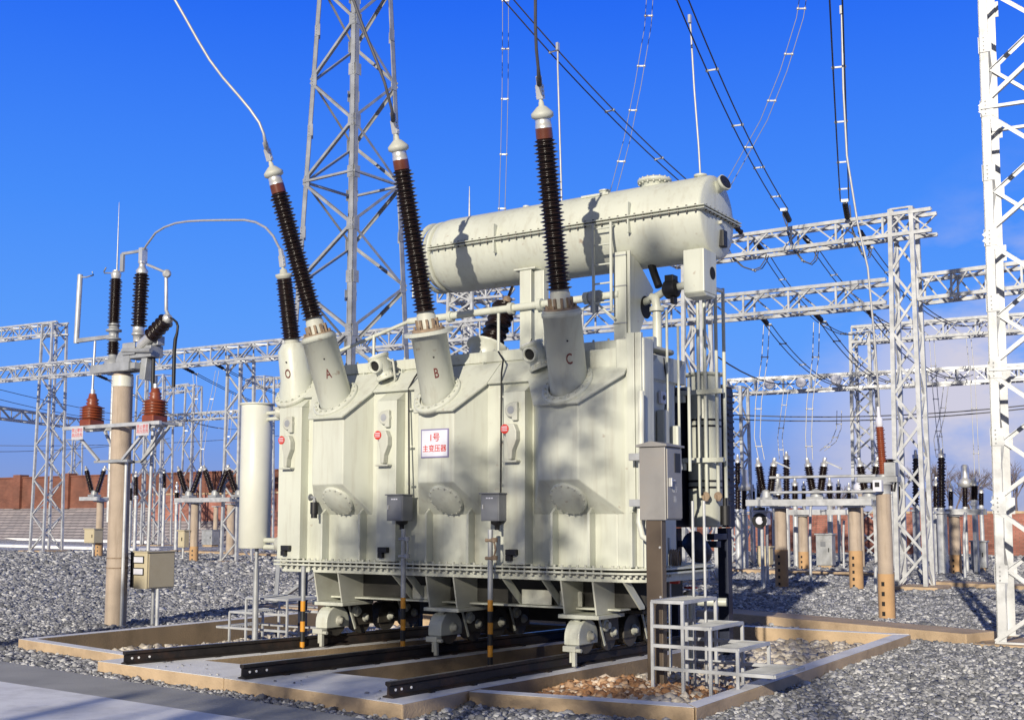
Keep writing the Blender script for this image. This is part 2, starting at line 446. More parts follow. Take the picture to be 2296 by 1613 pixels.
# ---- crushed stone: many small stones lying on the sheet (nobody could count them)
def ico():
    import bmesh
    bm = bmesh.new(); bmesh.ops.create_icosphere(bm, subdivisions=1, radius=1)
    v_ = np.array([v.co for v in bm.verts]); f_ = np.array([[v.index for v in f.verts] for f in bm.faces]); bm.free(); return v_, f_
ICV, ICF = ico()
def stones(name, P, size, material, label, cat, seed=1, flat=.62, sink=.25):
    rs = np.random.RandomState(seed); n = len(P)
    nv = len(ICV)
    base = ICV[None] * (1 + rs.uniform(-.32, .32, (n, nv, 1)))
    sc = size[:, None] * rs.uniform(.6, 1.25, (n, 3)); sc[:, 2] *= flat
    v = base * sc[:, None, :]
    a = rs.uniform(0, 6.283, n); tl = rs.uniform(-.55, .55, n)
    c, s = np.cos(tl)[:, None], np.sin(tl)[:, None]
    y = v[:, :, 1]*c - v[:, :, 2]*s; z = v[:, :, 1]*s + v[:, :, 2]*c; x = v[:, :, 0]
    c, s = np.cos(a)[:, None], np.sin(a)[:, None]
    v = np.stack([x*c - y*s, x*s + y*c, z], 2) + P[:, None, :]
    v[:, :, 2] += (size*flat*sink)[:, None]
    f = ICF[None] + (np.arange(n)*nv)[:, None, None]
    me = bpy.data.meshes.new(name)
    me.vertices.add(n*nv); me.vertices.foreach_set('co', v.astype(np.float32).ravel())
    nf = n*len(ICF)
    me.loops.add(nf*3); me.loops.foreach_set('vertex_index', f.astype(np.int32).ravel())
    me.polygons.add(nf); me.polygons.foreach_set('loop_start', np.arange(0, nf*3, 3, dtype=np.int32))
    me.materials.append(material); me.update(calc_edges=True); me.validate()
    o = bpy.data.objects.new(name, me); COL.objects.link(o)
    return tag(o, label, cat, kind='stuff')
def project(P):
    q = P - CAM; z = q @ _fw
    return CXP + FPX*(q @ _R)/z, CYP - FPX*(q @ _up)/z, z
def inpoly(x, y, poly):
    r = np.zeros(len(x), bool); j = len(poly)-1
    for i in range(len(poly)):
        xi, yi = poly[i]; xj, yj = poly[j]
        r ^= ((yi > y) != (yj > y)) & (x < (xj-xi)*(y-yi)/(yj-yi+1e-12)+xi); j = i
    return r
rs = np.random.RandomState(3)
allP = []; allS = []
for (d0, d1, dens, sz) in ((8, 16.5, 720, .029), (16.5, 25, 420, .034), (25, 36, 130, .050), (36, 62, 34, .078)):
    A = (87*59); n = int(A*dens)
    x = rs.uniform(-70, 17, n); y = rs.uniform(5, 64, n)
    P = np.stack([x, y, np.zeros(n)], 1)
    u, w, z = project(P)
    ok = (z > d0) & (z <= d1) & (u > -60) & (u < 2360) & (w < 1690)
    outer = [(-14.42, 9.83), (-11.45, 9.33), (-11.42, 8.8), (-9.15, 8.58), (-6.57, 8.25), (-6.57, 9.2), (-4.38, 9.5), (-4.55, 17.06), (-14.42, 17.06)]
    ok &= ~inpoly(x, y, outer) | (rs.uniform(0, 1, n) < -1)
    ok &= ~inpoly(x, y, [(ga.x, ga.y-.03), (gb.x, gb.y-.03), (3, -5), (-40, -5)])
    P = P[ok]; P[:, 2] += rs.uniform(-.012, .012, len(P)) + .012*np.sin(P[:, 0]*2.1)*np.sin(P[:, 1]*1.7)
    allP.append(P); allS.append(rs.uniform(.65, 1.25, len(P))*sz)
P = np.concatenate(allP); S_ = np.concatenate(allS); S_ = S_ * np.where(rs.uniform(0, 1, len(S_)) < .05, 1.7, 1.0)
print('stones', len(P))
stones('crushed_stone', P, S_, STONEM, 'loose grey crushed stone covering the yard', 'gravel', 5)
# a few stones kicked on to the slabs and kerbs
n = 260
x = rs.uniform(-14.3, -4.5, n); y = rs.uniform(8.3, 9.75, n)
ok = inpoly(x, y, [(-11.4, 8.85), (-6.6, 8.3), (-6.6, 9.45), (-11.4, 9.45)]) | inpoly(x, y, [(-6.5, 9.22), (-4.4, 9.52), (-4.53, 9.66), (-6.5, 9.36)])
ok &= rs.uniform(0, 1, n) < .5
stones('spilled_stone', np.stack([x, y, np.full(n, ZT+.012)], 1)[ok], rs.uniform(.008, .022, ok.sum()), STONEM, 'a scatter of small stones kicked on to the concrete slab', 'gravel', 15)
# pit fill
n = 9500
x = rs.uniform(-14.2, -4.6, n); y = rs.uniform(9.5, 16.8, n)
ok = inpoly(x, y, HOLEP)
hx, hy = -5.9, 10.7
z = -.20 + .05*np.sin(x*3)*np.sin(y*2.3) + .12*np.exp(-((x+5.4)**2+(y-10.2)**2)/.5)
ok &= ~((x > -11) & (x < -6.4) & (rs.uniform(0, 1, n) < .55))
z = np.where((x > -10.7) & (x < -6.6), z - .22, z)
z = np.where(x >= -6.35, z*.6 + .06, z)
P = np.stack([x, y, z], 1)[ok]
stones('cobble_fill', P, rs.uniform(.04, .085, len(P)), COBBLE, 'pale round cobbles filling the oil pit', 'cobbles', 8, .75)
n = 4200
x = rs.normal(-5.6, .65, n); y = rs.normal(10.7, .60, n)
ok = (x < -4.75) & (x > -6.45) & (y > 9.75) & inpoly(x, y, HOLEP)
z = -.06 + .14*np.exp(-((x+5.8)**2+(y-10.75)**2)/.45) + rs.uniform(-.02, .02, n)
stones('rubble_heap', np.stack([x, y, z], 1)[ok], rs.uniform(.02, .06, ok.sum()), RUBBLE, 'reddish brown rubble heaped in the pit beside the brown cabinet post', 'rubble', 9, .8)
b = MB(); b.add([(-14.2, 9.98, -.24), (-4.6, 9.98, -.24), (-4.76, 16.85, -.24), (-14.2, 16.85, -.24)], [(0, 1, 2, 3)]); b.add([(-6.38, 9.55, -.10), (-4.55, 9.72, -.10), (-4.77, 16.8, -.10), (-6.38, 16.8, -.10)], [(0, 1, 2, 3)])
tag(b.build('pit_bed', mat('pit_bed_soil', (.17, .14, .11), .9, 0, .3, 9, .6, 30)), 'brown bed of fines under the cobbles in the pit', 'soil', kind='stuff')
# ================================================================== POWER TRANSFORMER
UNDER = mat('underframe_black', (.030, .029, .026), .7, 0, .2, 4)
TF = thing('power_transformer', 'large cream power transformer with three tall brown bushings standing on rails in the pit', 'transformer', (-8.4, 12.1, ZT))
YF = 11.30; ZB = 1.21; ZTOP = 3.72; XL = -10.97; XR = -5.74; YB = 13.0; XE = -6.05
SL = .93                                   # slope of the bushing shoulder: z = 3.33 + SL*(y-YF)
def zs(y): return 3.33 + SL*(y - YF)
def rrect(x0, x1, y0, y1, r_fl, r_fr, r_br, r_bl, n=8):
    pts = []
    for (cx_, cy_, r, a0) in ((x0+r_fl, y0+r_fl, r_fl, 180), (x1-r_fr, y0+r_fr, r_fr, 270), (x1-r_br, y1-r_br, r_br, 0), (x0+r_bl, y1-r_bl, r_bl, 90)):
        for i in range(n+1):
            a = R_(a0 + 90*i/n); pts.append((cx_ + r*math.cos(a), cy_ + r*math.sin(a)))
    return pts
# tank shell: lower part full depth, upper part behind the shoulder
m = MB()
m.prism([(x, y, ZB) for x, y in rrect(XL, XE, YF, YB, .03, .05, .40, .2)], (0, 0, zs(YF)-ZB))
tank = m.build('tank', CREAM, TF, .008)
m = MB()
m.prism([(XL, YF, zs(YF)), (XL, YF+.31, zs(YF+.31)), (XL, YB-.05, ZTOP-.1), (XL, YB-.05, zs(YF))], (-6.02-XL, 0, 0))
m.build('shoulder', CREAM, tank, .01)
m = MB(); pts = rrect(-6.6, XE+.012, YF+.03, YB+.01, .01, .05, .40, .01)
m.prism([(x, y, zs(YF)-.02) for x, y in pts], (0, 0, 3.60-zs(YF)+.02)); m.build('end_housing', CREAM, tank, .05, 4)
m = MB(); m.box(XE-.04, XR, YF, YF+.24, ZB, 3.69); m.build('corner_column', CREAM, tank, .02)
# top rail over the shoulder and cover plate
m = MB(); m.box(XL-.02, -5.76, YF+.27, YF+.36, 3.60, 3.73); m.build('top_rail', CREAM, tank, .006)
m = MB(); m.prism([(x, y, 3.70) for x, y in rrect(XL+.05, XE-.02, YF+.365, YB-.03, .02, .3, .3, .1)], (0, 0, .035)); m.build('cover_plate', CREAMD, tank, .006)
m = MB()
for x in np.linspace(XL+.15, -5.95, 26):
    m.cyl((x, YF+.31, 3.73), (x, YF+.31, 3.757), .014, n=6)
m.build('cover_bolt_row', CREAMD, tank)
# the slim gussets hanging under the top rail
m = MB()
for x in np.arange(XL+.5, -6.1, .62): m.box(float(x), float(x)+.012, YF+.20, YF+.27, zs(YF+.24)-.02, 3.60)
m.build('rail_gusset', CREAM, tank)

# bushing housings: a half-hexagon box on the tank wall, undercut below, sloped shoulder above
P_ = .35
HX = [(-10.185, -9.685, .27, .20), (-8.52, -8.01, .27, .25), (-6.86, -6.36, .30, .40)]   # panel x0, x1, chamfer run left, right
ZPB = 2.16; ZWB = 1.77                     # undercut: panel bottom / wall line
YP = YF - P_
for (x0, x1, cl, cr2) in HX:
    a0, a1 = x0-cl, x1+cr2
    zt, zw = zs(YP), zs(YF)
    vs = [(x0, YP, ZPB), (x1, YP, ZPB), (x1, YP, zt), (x0, YP, zt), (a0, YF+.02, ZWB), (a1, YF+.02, ZWB), (a1, YF+.02, zw), (a0, YF+.02, zw)]
    m = MB(); m.add(vs, [(0,1,2,3), (1,5,6,2), (4,0,3,7), (3,2,6,7), (0,4,5,1), (4,7,6,5)])
    h = m.build('bushing_housing', CREAM, tank, .012)
    # shoulder lip: plate lying on the slope, proud all round
    e = .05; nrm = V((0, -SL, 1)).normalized()
    pl = [(a0-e*.3, YF-e), (x0-e*.5, YP-e), (x1+e*.5, YP-e), (a1+e*.3, YF-e), (a1+e*.3, YF+.24), (a0-e*.3, YF+.24)]
    m = MB(); m.prism([V((x, y, zs(y))) + nrm*.004 for x, y in pl], nrm*.028); m.build('shoulder_lip', CREAM, tank, .006)
    # porthole cover on the undercut face
    c = V(((x0+x1)/2+.03, (YP+YF)/2, (ZPB+ZWB)/2)); un = V((0, -(ZPB-ZWB), -P_)).normalized()
    m = MB(); m.lathe(c - un*.01, un, [(0, .215), (.035, .215), (.04, .205), (.05, .19), (.055, .0001)], 36)
    m.build('porthole_cover', CREAM, tank)
    m = MB()
    ux = V((1, 0, 0)); uy = un.cross(ux)
    for k in range(16):
        a = 2*math.pi*k/16; q = c + ux*(.20*math.cos(a)) + uy*(.20*math.sin(a)); m.cyl(q + un*.02, q + un*.045, .011, n=6)
    m.build('porthole_bolt_ring', CREAMD, tank)
# lip over the wall between the housings
nrm = V((0, -SL, 1)).normalized()
for xa, xb in ((HX[0][1]+.2+.02, HX[1][0]-.27-.02), (HX[1][1]+.25+.02, HX[2][0]-.30-.02), (XL-.02, HX[0][0]-.29)):
    m = MB(); m.prism([V((x, y, zs(y))) + nrm*.002 for x, y in ((xa, YF-.045), (xb, YF-.045), (xb, YF+.22), (xa, YF+.22))], nrm*.024)
    m.build('wall_lip', CREAM, tank, .005)

# stiffeners: wide box columns between the housings, thin ribs below the portholes
def wx(px, Y=YF): return onY(px, 1100, Y).x
BOXC = [(XL, -10.58, .14), (onY(844, 1100, YF-.17).x, onY(887, 1100, YF-.17).x, .17), (onY(1128, 1100, YF-.17).x, onY(1176, 1100, YF-.17).x, .17)]
for (x0, x1, d) in BOXC:
    m = MB(); m.box(x0, x1, YF-d, YF+.01, ZB+.02, 3.17); m.prism([(x0, YF-d, 3.17), (x0, YF+.01, 3.17), (x0, YF+.01, 3.29)], (x1-x0, 0, 0))
    m.build('box_stiffener', CREAM, tank, .006)
    # stubby lift hook with its cheek plate
    xc = (x0+x1)/2 - .03
    f_ = YF - d
    m = MB(); m.box(xc+.03, xc+.10, f_-.05, f_-.002, 2.84, 3.05); m.lathe((xc+.02, f_-.002, 2.96), (0, -1, 0), [(0, .085), (.045, .085), (.05, .07)], 20); m.build('jack_lug', CREAMD, tank, .01)
    m = MB(); m.lathe((xc+.02, f_-.046, 2.96), (0, -1, 0), [(0, .045), (.009, .045)], 16); m.build('lug_eye', GALVD, tank)
    m = MB()
    prof = [(-.06, 2.80), (.05, 2.80), (.085, 2.72), (.085, 2.62), (.03, 2.50), (.02, 2.40), (-.03, 2.40), (-.035, 2.55), (-.06, 2.64)]
    m.prism([(xc+.03+a, f_-.002, z) for a, z in prof], (0, -.085, 0)); m.build('tow_hook', CREAMD, tank, .012)
    m = MB(); m.box(xc-.07, xc+.12, f_-.09, f_-.002, 2.37, 2.392); m.build('hook_shelf', CREAMD, tank, .003)
    m = MB(); m.lathe((xc-.035, f_-.088, 2.745), (0, -1, 0), [(0, .054), (.006, .054)], 24); m.build('red_warning_disc', REDP, tank)
    m = MB()
    for dz in (-.018, .004, .024): m.box(xc-.072, xc+.002, f_-.0975, f_-.0945, 2.742+dz, 2.750+dz)
    m.build('disc_lettering', SIGNW, tank)
    # small earthing block near the flange
    m = MB(); m.box(xc-.05, xc+.09, f_-.06, f_-.003, 1.335, 1.40); m.box(xc-.05, xc+.02, f_-.06, f_-.003, 1.27, 1.334); m.build('earthing_block', BLACK, tank, .006)
for pxl in (718, 802, 951, 1045, 1233, 1316, 1411):
    x = onY(pxl, 1200, YF-.13).x; d_ = .13
    m = MB(); m.box(x, x+.03, YF-d_, YF+.01, ZB+.02, 1.80); m.prism([(x, YF-d_, 1.80), (x, YF+.01, 1.80), (x, YF+.01, 1.92)], (.03, 0, 0)); m.build('rib', CREAM, tank, .004)
# tall rail at the right front corner
m = MB(); m.box(-5.93, -5.84, YF-.04, YF+.01, ZB+.02, 3.74); m.box(-5.835, -5.76, YF-.03, YF+.02, ZB+.02, 3.74)
m.build('corner_rail', CREAM, tank, .005)

# bolted flange between tank and tray
m = MB()
pf = rrect(XL-.05, XR+.16, YF-.16, YB+.12, .02, .5, .5, .2, 10)
m.prism([(x, y, 1.195) for x, y in pf], (0, 0, .022)); m.build('upper_flange', CREAM, TF, .004)
m = MB(); m.prism([(x, y, 1.150) for x, y in pf], (0, 0, .022)); m.build('lower_flange', CREAM, TF, .004)
m = MB()
for x in np.arange(XL+.05, -6.2, .098):
    x = float(x); m.cyl((x, YF-.115, 1.118), (x, YF-.115, 1.15), .019, n=8); m.cyl((x, YF-.115, 1.217), (x, YF-.115, 1.243), .017, n=6); m.cyl((x, YF-.115, 1.172), (x, YF-.115, 1.195), .012, n=6)
for k in range(12):
    a = R_(-90 + 90*k/11); cx_, cy_ = XR+.16-.5, YF-.16+.5
    x, y = cx_ + .45*math.cos(a), cy_ + .45*math.sin(a)
    m.cyl((x, y, 1.118), (x, y, 1.15), .019, n=8); m.cyl((x, y, 1.217), (x, y, 1.243), .017, n=6)
m.build('flange_bolt_row', CREAMD, TF)['kind'] = 'stuff'
m = MB()
pt = rrect(XL+.02, XR+.08, YF-.07, YB+.05, .02, .45, .45, .2, 10)
m.prism([(x, y, 1.065) for x, y in pt], (0, 0, .085)); m.build('tray_rim', CREAM, TF, .005)
m = MB(); m.prism([(x, y, .76) for x, y in rrect(XL+.25, XR-.25, YF+.42, YB-.05, .05, .3, .3, .2, 8)], (0, 0, .31)); m.build('tray', UNDER, TF, .01)
m = MB(); m.box(XL+.3, XR-.45, YF+.26, YF+.50, .735, .757); m.box(XL+.3, XR-.45, YF+.20, YF+.22, .755, .92) if False else None
m.build('tray_sole', CREAM, TF, .004)
# raking struts under the tray rim
for x in (-9.15, -8.95, -7.55, -7.02, -6.0):
    m = MB(); m.prism([(x, YF-.05, 1.065), (x, YF+.10, 1.065), (x, YF+.43, .79), (x, YF+.43, .757), (x, YF+.33, .757)], (.02, 0, 0)); m.build('raking_strut', CREAM, TF, .003)
for xa, xb in ((-9.1, -8.72), (-6.99, -6.7), (-7.5, -7.1)):
    m = MB(); m.box(xa, xb, YF+.30, YF+.318, .762, .93); m.build('apron_plate', CREAMD, TF, .004)  # plates in the darker cream to deepen the dark beneath

# wheel bogies: two per rail
def bogie(x, y, front):
    b_ = bpy.data.objects.new('bogie', None); COL.objects.link(b_); b_.location = V((x, y+.3, .66)); put(b_, TF)
    PT = CREAM if front else DARK  # rear bogies coloured dark for the shade under the tank
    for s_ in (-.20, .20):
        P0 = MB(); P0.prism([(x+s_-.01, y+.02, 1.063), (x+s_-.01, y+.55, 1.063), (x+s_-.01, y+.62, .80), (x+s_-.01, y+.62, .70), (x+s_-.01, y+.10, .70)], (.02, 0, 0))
        P0.build('gusset', CREAMD if front else DARK, b_, .003)  # front gussets in darker cream, deepening the dark under the tank
    q = MB(); q.box(x-.26, x+.25, y+.06, y+.66, .655, .698); q.cyl((x-.08, y+.2, .60), (x-.08, y+.2, .655), .06, n=12); q.build('turn_plate', PT, b_, .006)
    # rounded guard over the first wheel
    prof = [(.0, .375)] + [(.21 - .21*math.cos(R_(a)), .45 + .195*math.sin(R_(a))) for a in range(0, 181, 15)] + [(.42, .375)]
    q = MB(); q.prism([(x-.16, y+.02+u, z) for u, z in prof], (.19, 0, 0)); gd = q.build('wheel_guard', PT, b_, .010)
    q = MB(); q.lathe((x+.031, y+.25, .46), (1, 0, 0), [(0, .062), (.018, .062), (.02, .040), (.055, .038), (.06, .0001)], 16); q.build('hub', CREAMD, b_)
    q = MB(); q.lathe((x-.12, y+.23, .46), (1, 0, 0), [(0, .175), (.09, .175), (.092, .19), (.12, .19)], 28); q.build('wheel', DARK, b_)
    q = MB(); q.lathe((x-.10, y+.70, .44), (1, 0, 0), [(0, .155), (.09, .155), (.092, .175), (.12, .175)], 28); q.build('wheel', DARK, b_)
    q = MB(); q.prism([(x+.03, y+.47, .655), (x+.03, y+.86, .655), (x+.03, y+.88, .38), (x+.03, y+.56, .38)], (.03, 0, 0)); q.prism([(x-.16, y+.50, .655), (x-.16, y+.84, .655), (x-.16, y+.86, .40), (x-.16, y+.58, .40)], (.03, 0, 0)); q.build('side_frame', DARK, b_, .004)
    q = MB(); q.lathe((x+.061, y+.72, .47), (1, 0, 0), [(0, .058), (.015, .058), (.017, .036), (.05, .034), (.055, .0001)], 14); q.build('hub', CREAMD, b_)
    q = MB(); q.bar((x+.075, y+.36, .69), (x+.085, y+.50, .34), .030, .016, (1, 0, 0)); q.lathe((x+.062, y+.53, .56), (1, 0, 0), [(0, .07), (.03, .07), (.033, .04), (.07, .038)], 16); q.build('tie_link', CREAM, b_, .003)
    if front:
        q = MB(); q.box(x-.12, x+.04, y-.08, y+.02, .315, .375); q.box(x-.01, x+.03, y-.07, y-.02, .16, .32); q.cyl((x-.035, y-.045, .20), (x-.035, y-.045, .33), .018, n=8)
        q.cyl((x-.12, y-.05, .33), (x+.10, y-.05, .33), .022, n=8); q.build('rail_clamp', CREAMD, b_, .006)
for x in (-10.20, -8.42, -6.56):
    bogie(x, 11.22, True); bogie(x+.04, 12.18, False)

# lettering and little parts made from font outlines
FONT_CACHE = {}
def text_mesh(txt, size, depth=.002, bold=False):
    cu = bpy.data.curves.new('t', 'FONT'); cu.body = txt; cu.size = size; cu.extrude = depth; cu.align_x = 'CENTER'; cu.align_y = 'CENTER'; cu.resolution_u = 3
    if bold: cu.offset = size*.012
    o = bpy.data.objects.new('t', cu); COL.objects.link(o)
    bpy.context.view_layer.update()
    me = bpy.data.meshes.new_from_object(o.evaluated_get(bpy.context.evaluated_depsgraph_get()))
    vs = [V(v.co) for v in me.vertices]; fs = [tuple(p.vertices) for p in me.polygons]
    bpy.data.objects.remove(o); bpy.data.curves.remove(cu); bpy.data.meshes.remove(me)
    return vs, fs
def text_on(m, txt, size, c, ux, uz, depth=.002, bold=False, sx=1.0):
    vs, fs = text_mesh(txt, size, depth, bold); ux = V(ux).normalized(); uz = V(uz).normalized(); n = ux.cross(uz)
    m.add([V(c) + ux*v.x*sx + uz*v.y + n*v.z for v in vs], fs)
def text_round(m, txt, size, p, axis, r, toward, h, sx=1.0):
    """letters wrapped on a cylinder (base p, axis, radius r) at height h, facing direction toward"""
    vs, fs = text_mesh(txt, size, .0015, True)
    a = V(axis).normalized(); t = V(toward); t = (t - a*t.dot(a)).normalized(); s_ = a.cross(t)
    m.add([V(p) + a*(h+v.y) + (t*math.cos(v.x*sx/r) + s_*math.sin(v.x*sx/r))*(r+.0015+v.z) for v in vs], fs)

# the bushings
def sheds(t0, t1, n, rc, rs_, taper=1.0):
    prof = []; st = (t1-t0)/n
    for i in range(n):
        t = t0 + i*st; k = 1 + (taper-1)*i/n; big = rs_*k if i % 2 == 0 else rs_*k*.86
        prof += [(t, rc*k), (t+st*.30, big*.97), (t+st*.42, big), (t+st*.52, big*.985), (t+st*.80, rc*k*1.04)]
    prof.append((t1, rc*taper)); return prof
def bushing(base, d, tr, L_t, L, name_l, lab, flare, rs_=.140, rc=.090, wide=False, small=False):
    """base: point on the shoulder, d: axis, tr: turret radius, L_t: turret length, L: full length"""
    base = V(base); d = V(d).normalized()
    B_ = MB()
    pro = [(-.30, tr), (L_t-.05, tr), (L_t-.05, tr*1.05), (L_t, tr*1.05)]
    if small: pro = [(-.22, tr*1.18), (.02, tr*1.16), (.16, tr*.98), (L_t-.1, tr*.92), (L_t, tr*.62)]
    B_.lathe(base, d, pro, 40)
    b_ = B_.build('bushing', CREAM, TF); b_['label'] = lab
    # collar lying on the sloping shoulder
    nr = V((0, -SL, 1)).normalized(); c = base - nr*(base - V((base.x, YF, zs(YF)))).dot(nr) if not small else base
    up = V((0, 1, SL)).normalized(); ux = V((1, 0, 0))
    q = MB(); n = 40; vs = []
    for (off, rr) in ((.0, tr*1.0), (.0, tr*1.36), (.060, tr*1.36), (.066, tr*1.32), (.066, tr*1.0)):
        for i in range(n):
            a = 2*math.pi*i/n; vs.append(c + ux*(rr*math.cos(a)) + up*(rr*1.16*math.sin(a)) + nr*off)
    fs = [(j*n+i, j*n+(i+1) % n, (j+1)*n+(i+1) % n, (j+1)*n+i) for j in range(4) for i in range(n)]
    q.add(vs, fs, True)
    for i in range(18):
        a = 2*math.pi*i/18; p = c + ux*(tr*1.19*math.cos(a)) + up*(tr*1.38*math.sin(a)); q.cyl(p + nr*.06, p + nr*.09, .014, n=6)
    q.build('collar', CREAM, b_)
    t = L_t
    if not small:
        q = MB()
        if wide: q.lathe(base, d, [(t-.03, tr*1.38), (t+.012, tr*1.38)], 40)
        else: q.lathe(base, d, [(t+.001, tr*.99), (t+.022, tr*.99)], 36)
        q.build('mounting_flange', CREAM if wide else CREAMD, b_)
        q = MB(); q.lathe(base, d, [(t+.013, tr*.92), (t+.04, tr*.90), (t+.042, .12)], 32)
        s1 = d.cross(V((1, 0, 0))).normalized(); s2 = d.cross(s1)
        for k in range(10):
            a = 2*math.pi*k/10; w = s1*math.cos(a) + s2*math.sin(a); p = base + d*(t+.04) + w*.115
            q.bar(p, p + d*.11, .03, .05, w); q.cyl(base + d*(t+.03) + w*.165, base + d*(t+.075) + w*.165, .014, n=6)
        q.build('clamp_ring', RUST, b_, .003)
        q = MB(); q.lathe(base, d, [(t+.02, .112), (t+.20, .112), (t+.205, .104), (t+.24, .104)], 28); q.build('metal_sleeve', CREAMD, b_)
        t0, t1 = t+.235, L-.46; n = 40
    else:
        q = MB(); q.lathe(base, d, [(t, .10), (t+.05, .10)], 24); q.build('metal_sleeve', CREAMD, b_); t0, t1 = t+.05, L-.20; n = 22
    q = MB(); q.lathe(base, d, sheds(t0, t1, n, rc, rs_, .92), 32); q.build('porcelain', PORC, b_)
    if not small:
        q = MB(); q.lathe(base, d, [(t1, .092), (t1+.11, .090)], 28); q.build('porcelain_neck', PORCB, b_)
        q = MB(); q.lathe(base, d, [(t1+.10, .088), (t1+.145, .088), (t1+.147, .083), (t1+.205, .083)], 28); q.build('metal_collar', ALU, b_)
        q = MB(); q.lathe(base, d, [(t1+.205, .085), (t1+.225, .118), (t1+.265, .120), (t1+.285, .100), (t1+.33, .055), (t1+.345, .030), (t1+.38, .028), (t1+.385, .022), (t1+.46, .022)], 28); q.build('cap', CREAMD, b_)
    else:
        q = MB(); q.lathe(base, d, [(t1, .09), (t1+.03, .11), (t1+.06, .11), (t1+.07, .05), (t1+.12, .045), (t1+.13, .02), (t1+.2, .02)], 24); q.build('cap', CREAMD, b_)
    top = base + d*L
    q = MB(); w = d.cross(V((0, 1, 0))).normalized()
    q.bar(top - d*.05, top + d*.10, .055, .075, w); q.bar(top + d*.08, top + d*.19, .045, .05, w)
    for k in (-.02, .03, .07): q.cyl(top + d*k - w*.05, top + d*k + w*.05, .011, n=6)
    q.build('terminal_clamp', ALU, b_, .004)
    q = MB(); text_round(q, name_l, .165, base, d, tr if not small else tr*.97, V((.80 if not small else .25, -1, 0)), L_t*.40, .62)
    q.build('phase_letter', LETTER, b_)
    q = MB(); a = d; tw = V((.80 if not small else .25, -1, 0)); tw = (tw - a*tw.dot(a)).normalized(); q.ball(base + d*(L_t*.64) + tw*tr, .011, 8, 6); q.build('vent_screw', BLACK, b_)
    return top + d*.17
def axis_to(base, pix, Lz):
    pass
def aim(bpix, tpix, Yb, tilt):
    """base point on plane Yb under a photo point, axis whose top lies under another photo point when leaning forward by tilt"""
    b_ = onY(*bpix, Yb); t = math.tan(R_(tilt)); r = V(ray(*tpix)); C_ = V(CAM)
    s_ = (b_.y - t*(C_.z - b_.z) - C_.y)/(r.y + t*r.z); P = C_ + r*s_
    return b_, (P - b_).normalized(), (P - b_).length
TIP = {}
for nm, bp, tp, lt, wide in (('A', (752, 893), (603, 352), .80, False), ('B', (985, 893), (886, 290), .80, True), ('C', (1275, 868), (1211, 212), .84, False)):
    b_, d_, L_ = aim(bp, tp, 11.13, 16)
    lab = {'A': 'leftmost bushing lettered A, leaning outward', 'B': 'middle bushing lettered B with a wide flange', 'C': 'right bushing lettered C beside the ladder'}[nm]
    TIP[nm] = bushing(b_, d_, .212, lt, L_, nm, lab, 0, wide=wide)
b_, d_, L_ = aim((668, 880), (633, 590), 11.42, 12)
TIP['O'] = bushing(b_, d_, .215, .66, L_, 'O', 'short neutral bushing lettered O at the left end', 0, rs_=.132, rc=.095, small=True)

# pressure relief heads with a dial on the shoulder
for (px, py, sgn) in ((852, 812, -1), (1196, 785, -1)):
    c = onY(px, py, 11.28); ax = V((-.25, -.25, .9)).normalized()
    q = MB(); q.lathe(c - ax*.22, ax, [(0, .115), (.03, .135), (.032, .10), (.10, .10), (.12, .125), (.27, .125), (.275, .14), (.31, .14)], 24)
    v_ = q.build('relief_valve', CREAM, TF)
    q = MB(); q.lathe(c + ax*.092, ax, [(0, .118), (.006, .115)], 24); q.build('dial', SIGNW, v_)
    q = MB(); q.bar(c + ax*.101, c + ax*.101 + V((.03, -.02, .035)), .012, .004, ax); q.build('dial_hand', BLACK, v_)
    o_ = V((.15, -.95, -.25)).normalized()
    q = MB(); q.lathe(c - ax*.03 + o_*.07, o_, [(0, .085), (.10, .085), (.10, .066), (.01, .062)], 20, True, False); q.build('outlet', CREAM, v_)
    q = MB(); q.lathe(c - ax*.03 + o_*.13, o_, [(0, .0001), (.002, .065)], 20); q.build('outlet_bore', HOLE, v_)
    q = MB()
    for k in range(8):
        a = 2*math.pi*k/8; s1 = ax.cross(V((1, 0, 0))).normalized(); s2 = ax.cross(s1); p = c - ax*.19 + (s1*math.cos(a)+s2*math.sin(a))*.10; q.cyl(p, p + ax*.03, .012, n=6)
    q.build('valve_bolt_ring', CREAMD, v_)
    q = MB(); q.tube([c + V((.10, 0, .05)), c + V((.19, .02, .0)), c + V((.2, .05, -.2)), c + V((.12, .12, -.3))], .014); q.build('valve_pipe', CREAMD, v_)

# sign plate on the middle housing
c = onY(975, 993, YP-.004); w, h = .40, .335
q = MB(); q.box(c.x-w/2, c.x+w/2, YP-.012, YP-.002, c.z-h/2, c.z+h/2); sg = q.build('sign_plate', SIGNB, TF, .002); sg['label'] = 'pale square sign with red Chinese characters on the middle housing'
q = MB(); q.box(c.x-w/2+.016, c.x+w/2-.016, YP-.015, YP-.012, c.z-h/2+.016, c.z+h/2-.016); q.build('sign_face', SIGNW, sg)
q = MB(); text_on(q, '1号', .105, (c.x, YP-.016, c.z+.062), (1, 0, 0), (0, 0, 1), .001, True); text_on(q, '主变压器', .086, (c.x, YP-.016, c.z-.065), (1, 0, 0), (0, 0, 1), .001, True); q.build('sign_characters', REDP, sg)

